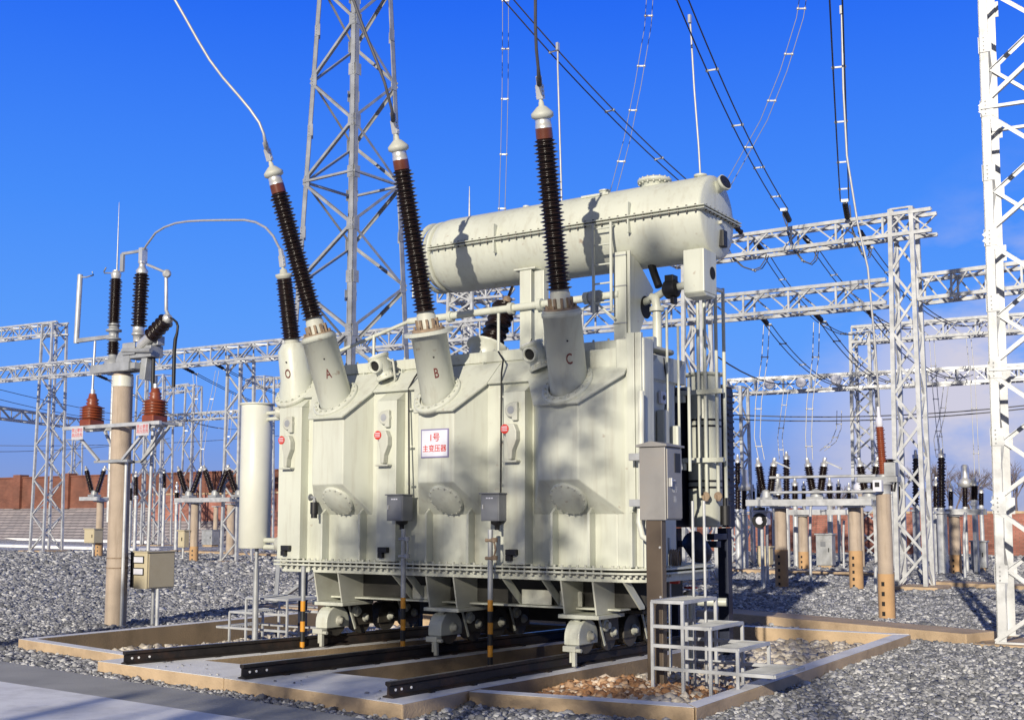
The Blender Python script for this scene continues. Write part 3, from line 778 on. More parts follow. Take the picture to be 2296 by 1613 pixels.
# grey terminal boxes on the stiffeners
for px in (867, 1078):
    a = onY(px, 1108, 10.98); x0 = a.x; x1 = x0 + .245
    q = MB(); q.box(x0, x1, 10.98, 11.17, 1.715, 2.015); bx = q.build('terminal_box', GREYBOX, TF, .006)
    q = MB(); q.box(x0-.012, x1+.012, 10.955, 11.18, 2.016, 2.03); q.build('box_roof', GREYBOX, bx, .003)
    q = MB(); q.box(x0+.012, x1-.012, 10.972, 10.979, 1.73, 2.0); q.build('box_door', GREYBOX, bx, .003)
    q = MB(); q.box(x0+.03, x0+.042, 10.955, 10.971, 1.85, 1.90); q.build('door_handle', ALU, bx, .002)
    q = MB()
    for k in range(3): q.box(x0+.075+.034*k, x0+.10+.034*k, 10.9685, 10.9715, 1.963, 1.978)
    q.build('box_lettering', SIGNW, bx)
    q = MB(); q.lathe(((x0+x1)/2+.03, 11.08, 1.714), (0, 0, -1), [(0, .075), (.03, .07), (.05, .03), (.10, .028)], 16); q.build('gland', BLACK, bx)
# thermometer/oil sampler on the left corner column
c = onY(697, 1130, 11.05)
q = MB(); q.cyl(c + V((0, .06, -.12)), c + V((0, .06, .03)), .05, n=16); q.cyl(c + V((0, .06, -.17)), c + V((0, .06, -.12)), .04, n=16); dv = q.build('oil_sampler', BLACK, TF)
q = MB(); q.cyl(c + V((0, .06, .03)), c + V((0, .06, .08)), .02, n=10); q.cyl(c + V((-.05, .06, .09)), c + V((.03, .06, .09)), .018, n=10); q.cyl(c + V((-.07, .06, .09)), c + V((-.06, .06, .09)), .045, n=12); q.build('valve_wheel', GALVD, dv)
q = MB(); q.tube([c + V((0, .06, .08)), c + V((0.0, .09, .4)), (c.x+.01, YF-.13, 2.95), (c.x+.05, YF-.12, 3.1)], .014); q.build('sampler_pipe', CREAM, dv)
# cables clipped down the wall
for (pts) in ([(946, 822), (930, 845), (916, 870), (917, 1108)], [(1117, 788), (1128, 806), (1124, 835), (1122, 1108)]):
    w_ = [onY(*pts[0], YF+.16), onY(*pts[1], YF+.04), onY(*pts[2], YF-.05), onY(*pts[3], YF-.14)]
    q = MB(); q.tube(w_, .011); cb = q.build('control_cable', BLACK, TF)
    q = MB()
    for k in (.2, .55, .9):
        p = w_[2].lerp(w_[3], k); q.box(p.x-.035, p.x+.035, p.y+.006, p.y+.03, p.z-.01, p.z+.01)
    q.build('cable_cleat', WHITEP, cb)
# ------------------------------------------------------------------ conservator and its pipework (still the transformer)
CY, CZ, CR = 12.80, 5.29, .50
cx0, cx1 = -9.42, -5.52
m = MB()
m.lathe((cx0, CY, CZ), (1, 0, 0), [(0, CR*.93), (.06, CR*.985), (.14, CR), (cx1-cx0-.03, CR), (cx1-cx0-.028, CR*.998), (cx1-cx0-.005, CR*.985), (cx1-cx0+.01, CR*.94), (cx1-cx0+.03, CR*.7), (cx1-cx0+.045, CR*.35), (cx1-cx0+.05, .001)], 48)
cons = m.build('conservator', CREAM, TF); cons['label'] = 'horizontal oil conservator drum above the tank'
m = MB()
m.lathe((cx0-.20, CY, CZ), (1, 0, 0), [(0, CR*.80), (.04, CR*.88), (.20, CR*.90), (.21, CR*.94)], 40); m.build('end_drum', CREAMD, cons)
m = MB()
for x in (cx0-.22, cx0-.07): m.lathe((x, CY, CZ), (1, 0, 0), [(0, CR*.86), (0, CR*.97), (.03, CR*.97), (.03, CR*.86)], 40, True, False)
m.build('end_hoop', CREAM, cons)
m = MB(); m.box(cx0-.26, cx0-.235, CY-CR-.02, CY-CR+.03, CZ-.62, CZ+.05); m.build('gauge_strip', CREAM, cons)
# split flange all along the middle
for z0, nm in ((CZ+.022, 'upper_rim'), (CZ-.012, 'lower_rim')):
    m = MB(); m.box(cx0+.0, cx1+.085, CY-CR-.055, CY+CR+.055, z0, z0+.012); m.build(nm, CREAM, cons, .002)
m = MB()
for x in np.arange(cx0+.06, cx1, .112):
    x = float(x); m.cyl((x, CY-CR-.035, CZ-.035), (x, CY-CR-.035, CZ+.05), .013, n=6)
for y in np.arange(CY-.45, CY+.5, .112): m.cyl((cx1+.065, float(y), CZ-.035), (cx1+.065, float(y), CZ+.05), .013, n=6)
m.build('rim_bolt_row', DARK, cons)
for x in (-8.35, -6.42):
    m = MB(); m.box(x-.009, x+.009, CY-CR-.05, CY-CR+.02, CZ+.036, CZ+.20); m.box(x-.009, x+.009, CY-CR-.05, CY-CR+.02, CZ-.17, CZ-.013); m.build('lifting_fin', CREAM, cons)
# manhole, vent, lamp-like gauge on top
m = MB(); m.lathe((-6.33, CY, CZ+CR-.06), (0, 0, 1), [(0, .16), (.10, .16), (.10, .21), (.135, .21), (.14, .19), (.155, .17), (.16, .001)], 28); m.build('manhole', CREAM, cons)
m = MB()
for k in range(16):
    a = 2*math.pi*k/16; m.cyl((-6.33+.19*math.cos(a), CY+.19*math.sin(a), CZ+CR+.015), (-6.33+.19*math.cos(a), CY+.19*math.sin(a), CZ+CR+.092), .012, n=6)
m.build('manhole_bolt_ring', CREAMD, cons)
m = MB(); m.lathe((-5.72, CY, CZ+CR-.03), (0, 0, 1), [(0, .05), (.05, .05), (.055, .08), (.075, .08), (.08, .02)], 18); m.build('vent_stub', CREAM, cons)
m = MB(); m.lathe((-7.0, CY-.05, CZ+CR-.03), (0, 0, 1), [(0, .06), (.05, .06), (.055, .075), (.07, .075)], 18); m.box(-7.2, -6.82, CY-.30, CY-.19, CZ+CR*.82, CZ+CR*.84+.02); m.build('breather_plate', CREAM, cons, .003)
m = MB(); m.lathe((-8.2, CY, CZ+CR-.02), (0, 0, 1), [(0, .045), (.05, .045)], 12); m.build('filler_plug', CREAM, cons)
m = MB(); ax = V((.9, -.25, .35)).normalized(); p = V((cx1+.06, CY-.02, CZ+.37)); m.lathe(p - ax*.08, ax, [(0, .075), (.12, .075), (.125, .10), (.16, .10)], 20); m.build('level_gauge', CREAM, cons)
m = MB(); m.lathe(p + ax*.081, ax, [(0, .088), (.006, .086)], 20); m.build('gauge_glass', BLACK, cons)
c = onX(1902, 0, -5.4); m = MB(); m.box(cx1+.02, cx1+.09, CY-.02, CY+.10, CZ-.36, CZ-.16); m.build('end_window', BLACK, cons, .01)
m = MB(); m.box(cx1+.02, cx1+.085, CY-.06, CY-.02, CZ+.0-.10, CZ-.06); m.build('drain_tap', CREAMD, cons, .005)

# supports
m = MB(); m.box(-8.02, -7.85, 12.36, 12.52, 3.74, 4.86); m.box(-8.10, -7.78, 12.34, 12.60, 4.86, 4.885); s_ = m.build('support_post', CREAM, TF, .006)
m = MB(); m.box(-7.80, -7.66, 12.36, 12.48, 3.74, 4.83); m.build('support_post', CREAM, TF, .006)
m = MB(); m.box(-7.60, -7.46, 12.34, 12.47, 3.74, 4.40); m.build('support_stub', CREAMD, TF, .006)
m = MB()
m.box(-6.665, -6.50, 12.34, 12.42, 3.74, 4.92); m.box(-6.49, -6.455, 12.36, 12.40, 3.74, 4.93); m.build('support_post', CREAM, TF, .005)
m = MB(); m.prism([(-6.46, 12.40, 3.74), (-6.46, 12.40, 4.90), (-6.46, 12.62, 4.82), (-6.46, 13.0, 4.55), (-6.46, 12.47, 3.74)], (-.02, 0, 0)); sp = m.build('support_web', CREAM, TF, .004)
m = MB(); m.lathe((-6.4595, 12.78, 4.30), (1, 0, 0), [(0, .14), (.004, .14)], 24); m.build('web_hole', HOLE, sp)
m = MB()
for z in (4.87, 4.50, 4.05): m.box(-6.672, -6.495, 12.33, 12.43, z, z+.012)
m.build('post_strap', GALVD, TF)
# hanging sump box on the right end
x0, x1 = -5.76, -5.50
m = MB(); m.box(x0, x1, 12.36, 12.72, 4.33, 4.84); m.prism([(x0, 12.36, 4.33), (x0, 12.72, 4.33), (x0+.0, 12.66, 4.29), (x0, 12.42, 4.29)], (x1-x0, 0, 0)); sb = m.build('sump_box', CREAM, TF, .012)
m = MB(); m.lathe((x1+.0005, 12.60, 4.58), (1, 0, 0), [(0, .075), (.003, .075)], 20); m.build('sump_window', HOLE, sb)
# ladder
m = MB()
lx0, lx1, ly = -6.86, -6.62, 12.20
for x in (lx0, lx1): m.bar((x, ly, 4.18), (x, ly, 5.26), .028, .03); m.bar((x, ly, 5.24), (x, ly+.14, 5.24), .02, .02)
lad = m.build('ladder', CREAM, TF, .003)
for z in (4.30, 4.53, 4.76, 5.0, 5.20):
    m = MB(); m.cyl((lx0, ly, z), (lx1, ly, z), .011, n=8); m.build('rung', CREAM, lad)
# header pipe along the top, with flanges and valve
m = MB(); m.cyl((-9.75, 12.30, 4.36), (-6.60, 12.36, 4.41), .047, n=16); hp = m.build('header_pipe', CREAM, TF)
for x in (-9.1, -8.15, -7.72, -7.05):
    m = MB(); m.lathe((x, 12.32, 4.38 + (x+8.2)*.016), (1, .02, .016), [(0, .075), (.03, .075), (.034, .075), (.06, .075)], 16); m.build('pipe_flange', CREAM, hp)
m = MB(); m.lathe((-7.02, 12.345, 4.40), (1, .02, .016), [(0, .06), (.05, .085), (.16, .085), (.2, .06)], 16); m.cyl((-6.93, 12.345, 4.40), (-6.93, 12.345, 4.22), .05, n=10); m.build('gas_relay', GALVD, hp)
for (p, q_, r) in (((-9.75, 12.30, 4.36), (-10.95, 12.2, 4.02), .025), ((-9.3, 12.31, 4.36), (-9.3, 12.31, 3.72), .032), ((-8.32, 12.33, 4.38), (-8.32, 12.33, 3.72), .02), ((-10.3, 12.24, 4.22), (-10.3, 12.24, 3.72), .02), ((-7.5, 12.3, 4.1), (-6.95, 12.34, 4.33), .014), ((-6.62, 12.3, 4.1), (-6.9, 12.34, 4.33), .014)):
    m = MB(); m.cyl(p, q_, r, n=10); m.build('riser_pipe', CREAM, hp)
# oil pipe from the relay to the sump box
m = MB(); m.tube([(-6.46, 12.75, 4.36), (-6.2, 12.62, 4.40), (-6.06, 12.55, 4.44), (-5.76, 12.54, 4.47)], .045, 12); op = m.build('oil_pipe', CREAM, TF)
m = MB(); m.lathe((-6.10, 12.555, 4.43), (1, 0, .1), [(0, .07), (.03, .11), (.16, .11), (.19, .07)], 14); m.box(-6.06, -5.95, 12.48, 12.62, 4.52, 4.60); m.box(-6.0, -5.95, 12.50, 12.6, 4.26, 4.34); m.build('oil_valve', BLACK, op, .006)
m = MB(); m.tube([(-6.36, 12.75, 4.80), (-6.30, 12.72, 4.66), (-6.24, 12.7, 4.52)], .05, 8); m.build('drain_valve', BLACK, op)
m = MB(); m.tube([(-6.30, 12.62, 4.38), (-6.24, 12.60, 4.36), (-6.22, 12.60, 4.24), (-6.22, 12.60, 3.72)], .055, 12); m.build('down_pipe', CREAM, op)
m = MB(); m.lathe((-6.22, 12.6, 4.20), (0, 0, 1), [(0, .09), (.025, .09), (.03, .09), (.05, .09)], 14); m.build('pipe_flange', CREAM, op)

# end face equipment: slim pipes, cable tray, boxes (in the shade of the corner)
m = MB()
for (y, r, z0, z1) in ((12.30, .016, 2.1, 4.15), (12.60, .016, 2.2, 4.0), (12.88, .020, 2.3, 3.3)): m.cyl((XE+.10, y, z0), (XE+.10, y, z1), r, n=10)
m.build('slim_pipe', CREAM, TF)
m = MB(); m.box(XE-.0, XE+.06, 11.64, 11.70, 1.4, 3.5); m.build('cable_duct', CREAM, TF, .006)
m = MB(); m.box(XE+.01, XE+.05, 12.24, 12.38, 3.06, 3.20); jb = m.build('switch_plate', SIGNW, TF, .006)
m = MB(); m.lathe((XE+.051, 12.31, 3.13), (1, 0, 0), [(0, .03), (.006, .03)], 12); m.build('switch_knob', BLACK, jb)
m = MB(); m.box(XE+.01, XE+.12, 12.18, 12.30, 2.58, 2.98); m.build('meter_case', CREAMD, TF, .02)
m = MB(); m.box(XE+.01, XE+.12, 12.52, 12.60, 2.52, 2.82); m.build('meter_case', CREAM, TF, .02)
m = MB(); m.lathe((XE+.01, 12.20, 2.42), (1, 0, 0), [(0, .13), (.08, .13), (.10, .10)], 20); m.build('dial_gauge', BLACK, TF)
m = MB(); m.tube([(XE+.08, 12.25, 2.55), (XE+.14, 12.48, 2.5), (XE+.14, 12.55, 2.32), (XE+.1, 12.4, 2.15)], .02); m.build('flexible_conduit', WHITEP, TF)
m = MB()
for y in (11.65, 12.0, 12.35, 12.7): m.bar((XE-.02, y, 3.46), (XE+.05, y+.10, 3.60), .04, .05)
m.build('cover_clamp', CREAMD, TF)
m = MB()
for k in range(2):
    y = 11.85 + .5*k; m.tube([(XE+.03, y, 3.6), (XE+.05, y+.05, 3.3), (XE+.03, y, 2.9), (XE+.05, y+.04, 2.5)], .010, 6)
m.build('cable_run', BLACK, TF)

# coolers behind the right end
t = V((-6.28, 14.05, 0))
m = MB(); m.lathe((t.x, t.y, 1.64), (0, 0, 1), [(0, .20), (.02, .215), (1.90, .215), (1.93, .20), (1.931, .26), (1.96, .26), (1.961, .1)], 32); cl = m.build('oil_cooler', CREAM, TF); cl['label'] = 'upright cooler drum behind the right end of the tank'
for z in (2.90, 2.98, 2.12, 2.20):
    m = MB(); m.lathe((t.x, t.y, z), (0, 0, 1), [(0, .2165), (.028, .2165)], 32, True, False); m.build('drum_band', BLACK, cl)
for x, y in ((-6.14, 13.78), (-6.01, 13.84), (-5.93, 13.9), (-6.22, 13.76)):
    m = MB(); m.cyl((x, y, 2.0), (x, y, 4.66), .023, n=10); m.build('riser_pipe', CREAM, cl)
for z in (3.30, 2.44):
    m = MB(); m.box(-6.50, -5.88, 13.70, 13.76, z, z+.06); m.box(-6.52, -6.40, 13.68, 13.76, z-.09, z-.005); m.build('pipe_bracket', CREAM, cl, .005)
m = MB()
for x, y in ((-6.14, 13.76), (-6.0, 13.82)): m.lathe((x, y, 2.02), (0, -1, 0), [(0, .055), (.02, .055)], 12); m.lathe((x, y, 1.96), (0, 0, 1), [(0, .03), (.08, .03)], 10)
m.build('valve_wheel', RUST, cl)
m = MB(); m.cyl((-5.94, 13.88, 1.66), (-5.94, 13.88, 1.90), .065, n=14); m.cyl((-5.94, 13.88, 1.90), (-5.94, 13.88, 2.0), .03, n=10); m.build('dehydrator', BLACK, cl)
m = MB(); m.box(-8.2, -6.12, 14.40, 14.62, 1.63, 3.45); m.box(-6.62, -6.52, 13.5, 14.39, 1.63, 3.42); rd = m.build('radiator_bank', DKBLUE, TF, .01)
m = MB(); m.box(-8.22, -6.10, 14.38, 14.64, 3.455, 3.49); m.build('radiator_cap', CREAMD, rd, .006)
m = MB()
for z in np.arange(1.72, 3.40, .085): m.box(-6.119, -6.10, 14.42, 14.60, float(z), float(z)+.03)
m.build('fin_stack', DKBLUE, rd)
m = MB(); m.tube([(-5.63, 12.55, 4.34), (-5.75, 13.1, 4.52), (-5.93, 13.85, 4.62)], .03, 8); m.build('branch_pipe', CREAM, cl)
for x, y in ((-6.65, 13.9), (-6.22, 14.5)):
    m = MB(); m.box(x-.07, x+.07, y-.07, y+.07, -.35, 1.62); m.build('cooler_leg', DKBLUE, TF, .006)
m = MB(); m.box(-6.6, -6.05, 13.85, 13.99, 1.38, 1.46); m.box(-6.25, -6.15, 14.0, 14.42, 1.47, 1.55); m.build('cooler_beam', DKBLUE, TF, .006)
m = MB(); m.lathe((-6.15, 13.65, 1.28), (0, -.3, .2), [(0, .12), (.05, .14), (.35, .14), (.36, .05)], 16); m.build('oil_pump', DKBLUE, TF)

# cooler drum, its pipes and the blue radiator left of the tank
c = V((-13.0, 12.75, 0))
m = MB(); m.lathe((c.x, c.y, 1.30), (0, 0, 1), [(0, .22), (.015, .235), (2.13, .235), (2.14, .225), (2.141, .262), (2.165, .262), (2.17, .1)], 36); cl = m.build('oil_cooler', WHITEP, TF); cl['label'] = 'tall cream cooler drum left of the tank'
m = MB(); m.cyl((c.x+.05, c.y, 1.0), (c.x+.05, c.y, 1.30), .03, n=10); m.cyl((c.x+.05, c.y, -.3), (c.x+.05, c.y, 1.0), .045, n=10); m.build('drum_foot', GALVD, cl)
for z in (3.22, 3.31):
    m = MB(); m.cyl((c.x+.2, c.y, z), (-10.9, 12.5, z-.02), .03, n=10); m.build('link_pipe', CREAM, cl)
m = MB(); m.lathe((-12.45, 12.67, 3.30), (1, -.12, 0), [(0, .1), (.04, .1), (.05, .06), (.12, .06), (.13, .1), (.17, .1)], 16); m.build('link_flange', CREAMD, cl)
for z in (1.42, 1.32):
    m = MB(); m.cyl((c.x+.2, c.y, z), (-10.9, 12.5, z), .04, n=10); m.build('link_pipe', CREAM, cl)
m = MB(); m.lathe((-12.4, 12.67, 1.37), (1, -.12, 0), [(0, .12), (.05, .14), (.2, .14), (.25, .08)], 14); m.cyl((-12.28, 12.66, 1.37), (-12.28, 12.66, 1.10), .06, n=10); m.build('oil_pump', CREAMD, cl)
m = MB(); m.box(-13.0, -12.72, 13.3, 14.3, 1.52, 2.25); rd = m.build('radiator_bank', DKBLUE, TF, .008)
m = MB()
for z in np.arange(1.56, 2.2, .06): m.box(-13.01, -12.71, 13.28, 13.3, float(z), float(z)+.022)
m.build('fin_stack', DKBLUE, rd)
m = MB(); m.box(-12.9, -12.8, 13.6, 13.7, -.3, 1.52); m.build('cooler_leg', DKBLUE, TF)
# rear legs of the tank frame seen under the left end
m = MB(); m.box(-10.98, -10.82, 11.95, 12.1, -.3, 1.06); m.build('frame_leg', BROWNP, TF, .005)
# rear bushing leaning back and pipework glimpsed above the cover
bb = V((-8.75, 12.6, 3.74)); dd = V((.10, .48, 1)).normalized()
m = MB(); m.lathe(bb, dd, [(0, .24), (.22, .24), (.225, .30), (.26, .30)], 28); rb = m.build('rear_bushing', CREAM, TF)
m = MB(); m.lathe(bb, dd, [(.26, .12)] + sheds(.27, .95, 14, .10, .17), 26); m.build('porcelain', PORC, rb)
m = MB(); m.lathe(bb, dd, [(.95, .06), (1.05, .06), (1.06, .02), (1.25, .02)], 16); m.build('cap', RUST, rb)

# added dark backing behind the tank; it blocks the bright ground seen beneath
m = MB(); m.box(-10.6, -6.7, 13.25, 13.33, .42, 1.12); m.box(-10.6, -6.7, 13.34, 13.9, 1.02, 1.12)
for x in (-10.4, -9.1, -7.9, -6.9): m.box(x-.05, x+.05, 13.34, 13.44, -.4, 1.01)
m.build('pump_rack', UNDER, TF, .008)
# ================================================================== THINGS ROUND THE TRANSFORMER
# striped conduit posts
for k, (px, ybot, ztop, zy, lab) in enumerate((((680), 1420, 1.15, .72, 'short black and yellow striped conduit post at the left corner of the transformer'), (904, 1440, 1.62, .82, 'black and yellow striped conduit post under the left grey terminal box'), (1099, 1485, 1.62, .84, 'black and yellow striped conduit post under the right grey terminal box'))):
    p = onY(px, 1300, 11.03)
    t = thing('striped_post', lab, 'post', (p.x, p.y, -.3), 'striped conduit posts')
    q = MB(); q.cyl((p.x, p.y, zy), (p.x, p.y, ztop), .030, n=14); q.build('pipe', GALVD, t)
    z = zy; i = 0
    q = MB()
    while z > -.28:
        q.cur = i % 2; z2 = max(-.28, z-.125); q.cyl((p.x, p.y, z2), (p.x, p.y, z), .0305, n=14); z = z2; i += 1
    q.build('striped_sleeve', [YELLOW, STRIPEK], t)
    if k:
        q = MB()
        for z in (1.30, 1.50): q.cyl((p.x-.05, p.y-.02, z), (p.x+.07, p.y-.02, z), .02, n=8); q.cyl((p.x+.07, p.y-.02, z-.02), (p.x+.07, p.y-.02, z+.03), .035, n=10)
        q.tube([(p.x+.06, p.y-.02, 1.30), (p.x+.085, p.y-.02, 1.40), (p.x+.06, p.y-.02, 1.50)], .012); q.build('pipe_coupling', RUST if k == 2 else GALVD, t)

# control cabinet on its brown post
a = onY(1432, 1000, 10.98); b_ = onY(1492, 1165, 10.98)
cxa, cxb, zt, zb = a.x, b_.x, a.z, b_.z
yb = 11.36
t = thing('control_cabinet', 'grey steel control cabinet on a brown post at the right corner of the transformer', 'cabinet', ((cxa+cxb)/2, 11.15, -.3))
q = MB(); q.box(cxa, cxb, 10.98, yb, zb, zt-.01); q.build('body', STEELC, t, .006)
q = MB(); q.prism([(cxa-.03, 10.95, zt-.008), (cxb+.03, 10.95, zt-.008), (cxb+.03, 10.95, zt+.012), ((cxa+cxb)/2, 10.95, zt+.05), (cxa-.03, 10.95, zt+.012)], (0, yb+.03-10.95, 0)); q.build('roof', STEELC, t, .003)
q = MB(); q.box(cxb+.002, cxb+.016, 11.0, yb-.015, zb+.015, zt-.03); dr = q.build('door', STEELC, t, .004)
q = MB(); q.box(cxb+.017, cxb+.022, 11.17, 11.30, zt-.27, zt-.07); q.build('door_window', BLACK, dr, .008)
q = MB(); q.box(cxb+.017, cxb+.05, 11.03, 11.055, zt-.42, zt-.33); q.cyl((cxb+.03, 11.03, zt-.36), (cxb+.03, 11.14, zt-.355), .010, n=8); q.build('door_handle', ALU, dr, .003)
q = MB(); text_on(q, '端子', .07, (cxb+.0175, 11.17, zt-.45), (0, 1, 0), (0, 0, 1), .0008); text_on(q, '箱', .07, (cxb+.0175, 11.17, zt-.55), (0, 1, 0), (0, 0, 1), .0008); q.build('door_lettering', GALV, dr)
pa, pb = onY(1447, 1165, 11.0).x, onY(1483, 1165, 11.0).x
q = MB(); q.box(pa, pb, 11.0, 11.10, -.3, zb-.002); q.build('post', BROWNP, t, .008)
q = MB(); q.lathe((pb-.02, 10.998, .95), (0, -1, 0), [(0, .012), (.01, .012)], 8); q.lathe((pb-.02, 10.998, 1.45), (0, -1, 0), [(0, .012), (.01, .012)], 8); q.build('bolt', ALU, t)
for z in (zt-.08-.06, zb+.14):
    q = MB(); q.box(cxa-.16, cxa-.003, 11.05, 11.12, z, z+.075); q.build('wall_bracket', GALVD, t, .004)
q = MB(); q.tube([(cxa-.07, 11.18, zt+.6), (cxa-.07, 11.16, zb+.3), (cxa-.09, 11.14, zb-.02), (cxa-.04, 11.12, zb-.17), (cxa+.06, 11.1, zb-.22)], .032, 10); q.build('conduit', WHITEP, t)
for k in (0, 1):
    q = MB(); q.tube([(cxb+.06+.13*k, 11.5, zb+.2), (cxb+.06+.13*k, 11.5, -.3)], .016, 8); q.build('cable_pipe', GALV, t)
# red fire bell post behind the cabinet
p = onY(1513, 1255, 12.2)
t = thing('hose_reel', 'coiled rusty red hose hanging behind the brown cabinet post', 'hose', p)
q = MB()
for k in range(4): q.lathe((p.x-.06+.03*k, p.y, p.z), (1, .3, 0), [(0, .115), (.012, .128), (.025, .115)], 20, True, False)
q.build('hose_coil', RUST, t)
q = MB(); q.box(p.x-.06, p.x+.05, p.y-.03, p.y+.03, p.z-.26, p.z-.14); q.build('hose_nozzle', REDP, t, .01)
q = MB(); q.cyl((p.x-.1, p.y+.06, -.3), (p.x-.1, p.y+.06, p.z+.25), .018, n=8); q.cyl((p.x-.1, p.y+.06, p.z+.10), (p.x+.03, p.y, p.z+.10), .012, n=8); q.build('hanger', GALV, t)
p = onY(1548, 1318, 12.9)
t = thing('flow_valve', 'pale pipe valve with a red handwheel under the cooler', 'valve', (p.x, p.y, -.3))
q = MB(); q.cyl((p.x, p.y, -.3), (p.x, p.y, p.z-.02), .05, n=12); q.lathe((p.x, p.y, p.z-.1), (0, 0, 1), [(0, .05), (.02, .09), (.05, .09), (.08, .04)], 14); q.cyl((p.x-.15, p.y+.05, p.z-.16), (p.x+.35, p.y+.25, p.z-.16), .05, n=12); q.build('body', CREAM, t)
q = MB(); q.lathe((p.x, p.y, p.z), (0, 0, 1), [(0, .075), (.012, .085), (.025, .075)], 16); q.build('handwheel', REDP, t)

# steel steps
def steps(name, lab, x0, treads, y0, y1, sgn, zbase):
    """treads: (z, outer x). x0 is the tall side."""
    t = thing(name, lab, 'steps', (x0, (y0+y1)/2, zbase), 'galvanised steps into the pit')
    w = .034
    prev = x0
    fr = MB(); gr = MB()
    for i, (z, x1) in enumerate(treads):
        tr_ = MB()
        for y in (y0, y1): tr_.bar((x0, y, z), (x1, y, z), w, w)
        xi = x0 if i == 0 else treads[i-1][1]
        for x in ((x0, x1) if i == 0 else (x1,)): tr_.bar((x, y0, z), (x, y1, z), w, w)
        tread = tr_.build('tread_frame', GALV, t, .002)
        gr = MB()
        lo, hi = min(xi, x1), max(xi, x1)
        for y in np.arange(y0+.05, y1-.02, .045): gr.box(lo, hi, float(y), float(y)+.006, z-.012, z+.012)
        for x in np.arange(lo+.06, hi, .1): gr.box(float(x), float(x)+.006, y0+.02, y1-.02, z-.006, z+.008)
        gr.build('tread_grating', GALVD, tread)
    for y in (y0, y1):
        for i, x in enumerate([x0] + [q_[1] for q_ in treads[:-1]]):
            zt_ = treads[0][0] if i == 0 else treads[i-1][0]
            q = MB(); q.bar((x, y, zbase), (x, y, zt_), w*.9, w*.9, (0, 1, 0)); q.build('leg', GALV, t, .002)
    return t
steps('pit_steps', 'galvanised steel steps descending to the right beside the brown cabinet post', -5.40, [(.92, -5.07), (.68, -4.78), (.49, -4.50), (.27, -4.14)], 10.75, 11.55, 1, -.06)
steps('pit_steps', 'galvanised steel steps descending to the left of the transformer', -12.5, [(.54, -13.35), (.32, -13.70), (.08, -13.98)], 12.95, 13.65, -1, -.28)

# ------------------------------------------------------------------ neutral point equipment on the concrete pole
YPL = 12.74
def L1(x, y, Y=YPL): return onY(.28111*x, 448.25+.28111*y, Y)
def L2(x, y, Y=YPL): return onY(.28111*x, 896.5+.28111*y, Y)
pb_ = onz(256, 1404, 0); pt_ = onY(273, 838, YPL)
pole = thing('concrete_pole', 'thick round concrete pole carrying the neutral point switch left of the transformer', 'pole', (pb_.x, YPL, 0))
px_ = (pb_.x+pt_.x)/2 - .03
q = MB(); q.lathe((px_, YPL, -.3), (0, 0, 1), [(0, .172), (pt_.z+.3-.005, .160)], 40); q.build('shaft', CONCP, pole)
q = MB()
for z in (.93, 1.09): q.lathe((px_, YPL, z), (0, 0, 1), [(0, .176), (.012, .178), (.02, .176)], 40, True, False)
q.build('pole_band', RUST, pole)
q = MB(); q.lathe((px_, YPL, pt_.z-.22), (0, 0, 1), [(0, .169), (.18, .169)], 40); q.build('pole_cap', WHITEP, pole)
a = L1(815, 1365); bq = L1(1125, 1330)
zc = (a.z + L1(970, 1350).z)/2
q = MB(); q.box(a.x, bq.x-.02, YPL-.24, YPL-.18, zc-.065, zc+.075); q.box(a.x, bq.x-.02, YPL-.175, YPL-.10, zc-.06, zc+.05); q.box(a.x, bq.x-.02, YPL+.10, YPL+.16, zc-.055, zc+.075); q.box(a.x+.02, bq.x-.04, YPL-.10, YPL+.10, zc+.05, zc+.07); q.box(bq.x-.05, bq.x+.08, YPL-.2, YPL+.2, zc-.04, zc+.06); q.build('head_channel', GALVD, pole, .004)
# crossarm with its braces for the two red transformers
zarm = L2(900, 215).z; xa, xb = L2(600, 225).x, L2(1370, 205).x
q = MB(); q.box(xa, xb, YPL-.26, YPL-.20, zarm-.03, zarm+.03); q.box(xa, xb, YPL+.20, YPL+.26, zarm-.03, zarm+.03)
for x in (xa+.1, xa+.42, xb-.42, xb-.1): q.box(x-.03, x+.03, YPL-.20, YPL+.20, zarm-.02, zarm+.02)
q.build('crossarm', GALV, pole, .004)
zr = L2(900, 492).z
q = MB()
for s_ in (-1, 1): q.bar((px_-.42, YPL+.19*s_, zr), (px_+.42, YPL+.19*s_, zr), .03, .04)
q.lathe((px_, YPL, zr-.03), (0, 0, 1), [(0, .178), (0, .19), (.06, .19), (.06, .178)], 30, True, False); q.build('brace_clamp', GALVD, pole)
for (x1, s_) in ((xa+.25, -1), (xa+.5, 1), (xb-.25, -1), (xb-.5, 1), (xb-.32, 1)):
    q = MB(); xx = px_ + (.30 if x1 > px_ else -.30); q.bar((x1, YPL+.22*s_, zarm-.03), (xx, YPL+.2*s_, zr+.02), .04, .04); q.build('brace', GALV, pole)
for (xp0, xp1, yp0, yp1) in ((570, 665, 208, 318), (1085, 1190, 180, 285)):
    a = L2(xp0, yp1, YPL-.30); b2 = L2(xp1, yp0, YPL-.30)
    q = MB(); q.box(a.x, b2.x, YPL-.305, YPL-.298, a.z, b2.z); sp = q.build('sign_plate', SIGNP, pole, .002)
    q = MB()
    w = (b2.x-a.x)
    text_on(q, '禁止攀登', w*.235, ((a.x+b2.x)/2, YPL-.306, b2.z-(b2.z-a.z)*.30), (1, 0, 0), (0, 0, 1), .0006)
    text_on(q, '高压危险', w*.235, ((a.x+b2.x)/2, YPL-.306, b2.z-(b2.z-a.z)*.66), (1, 0, 0), (0, 0, 1), .0006); q.build('sign_characters', REDP, sp)
q = MB(); x = px_+.21; q.tube([(x, YPL-.05, zr), (x, YPL-.05, -.1)], .028, 10); q.build('cable_pipe', GALV, pole)

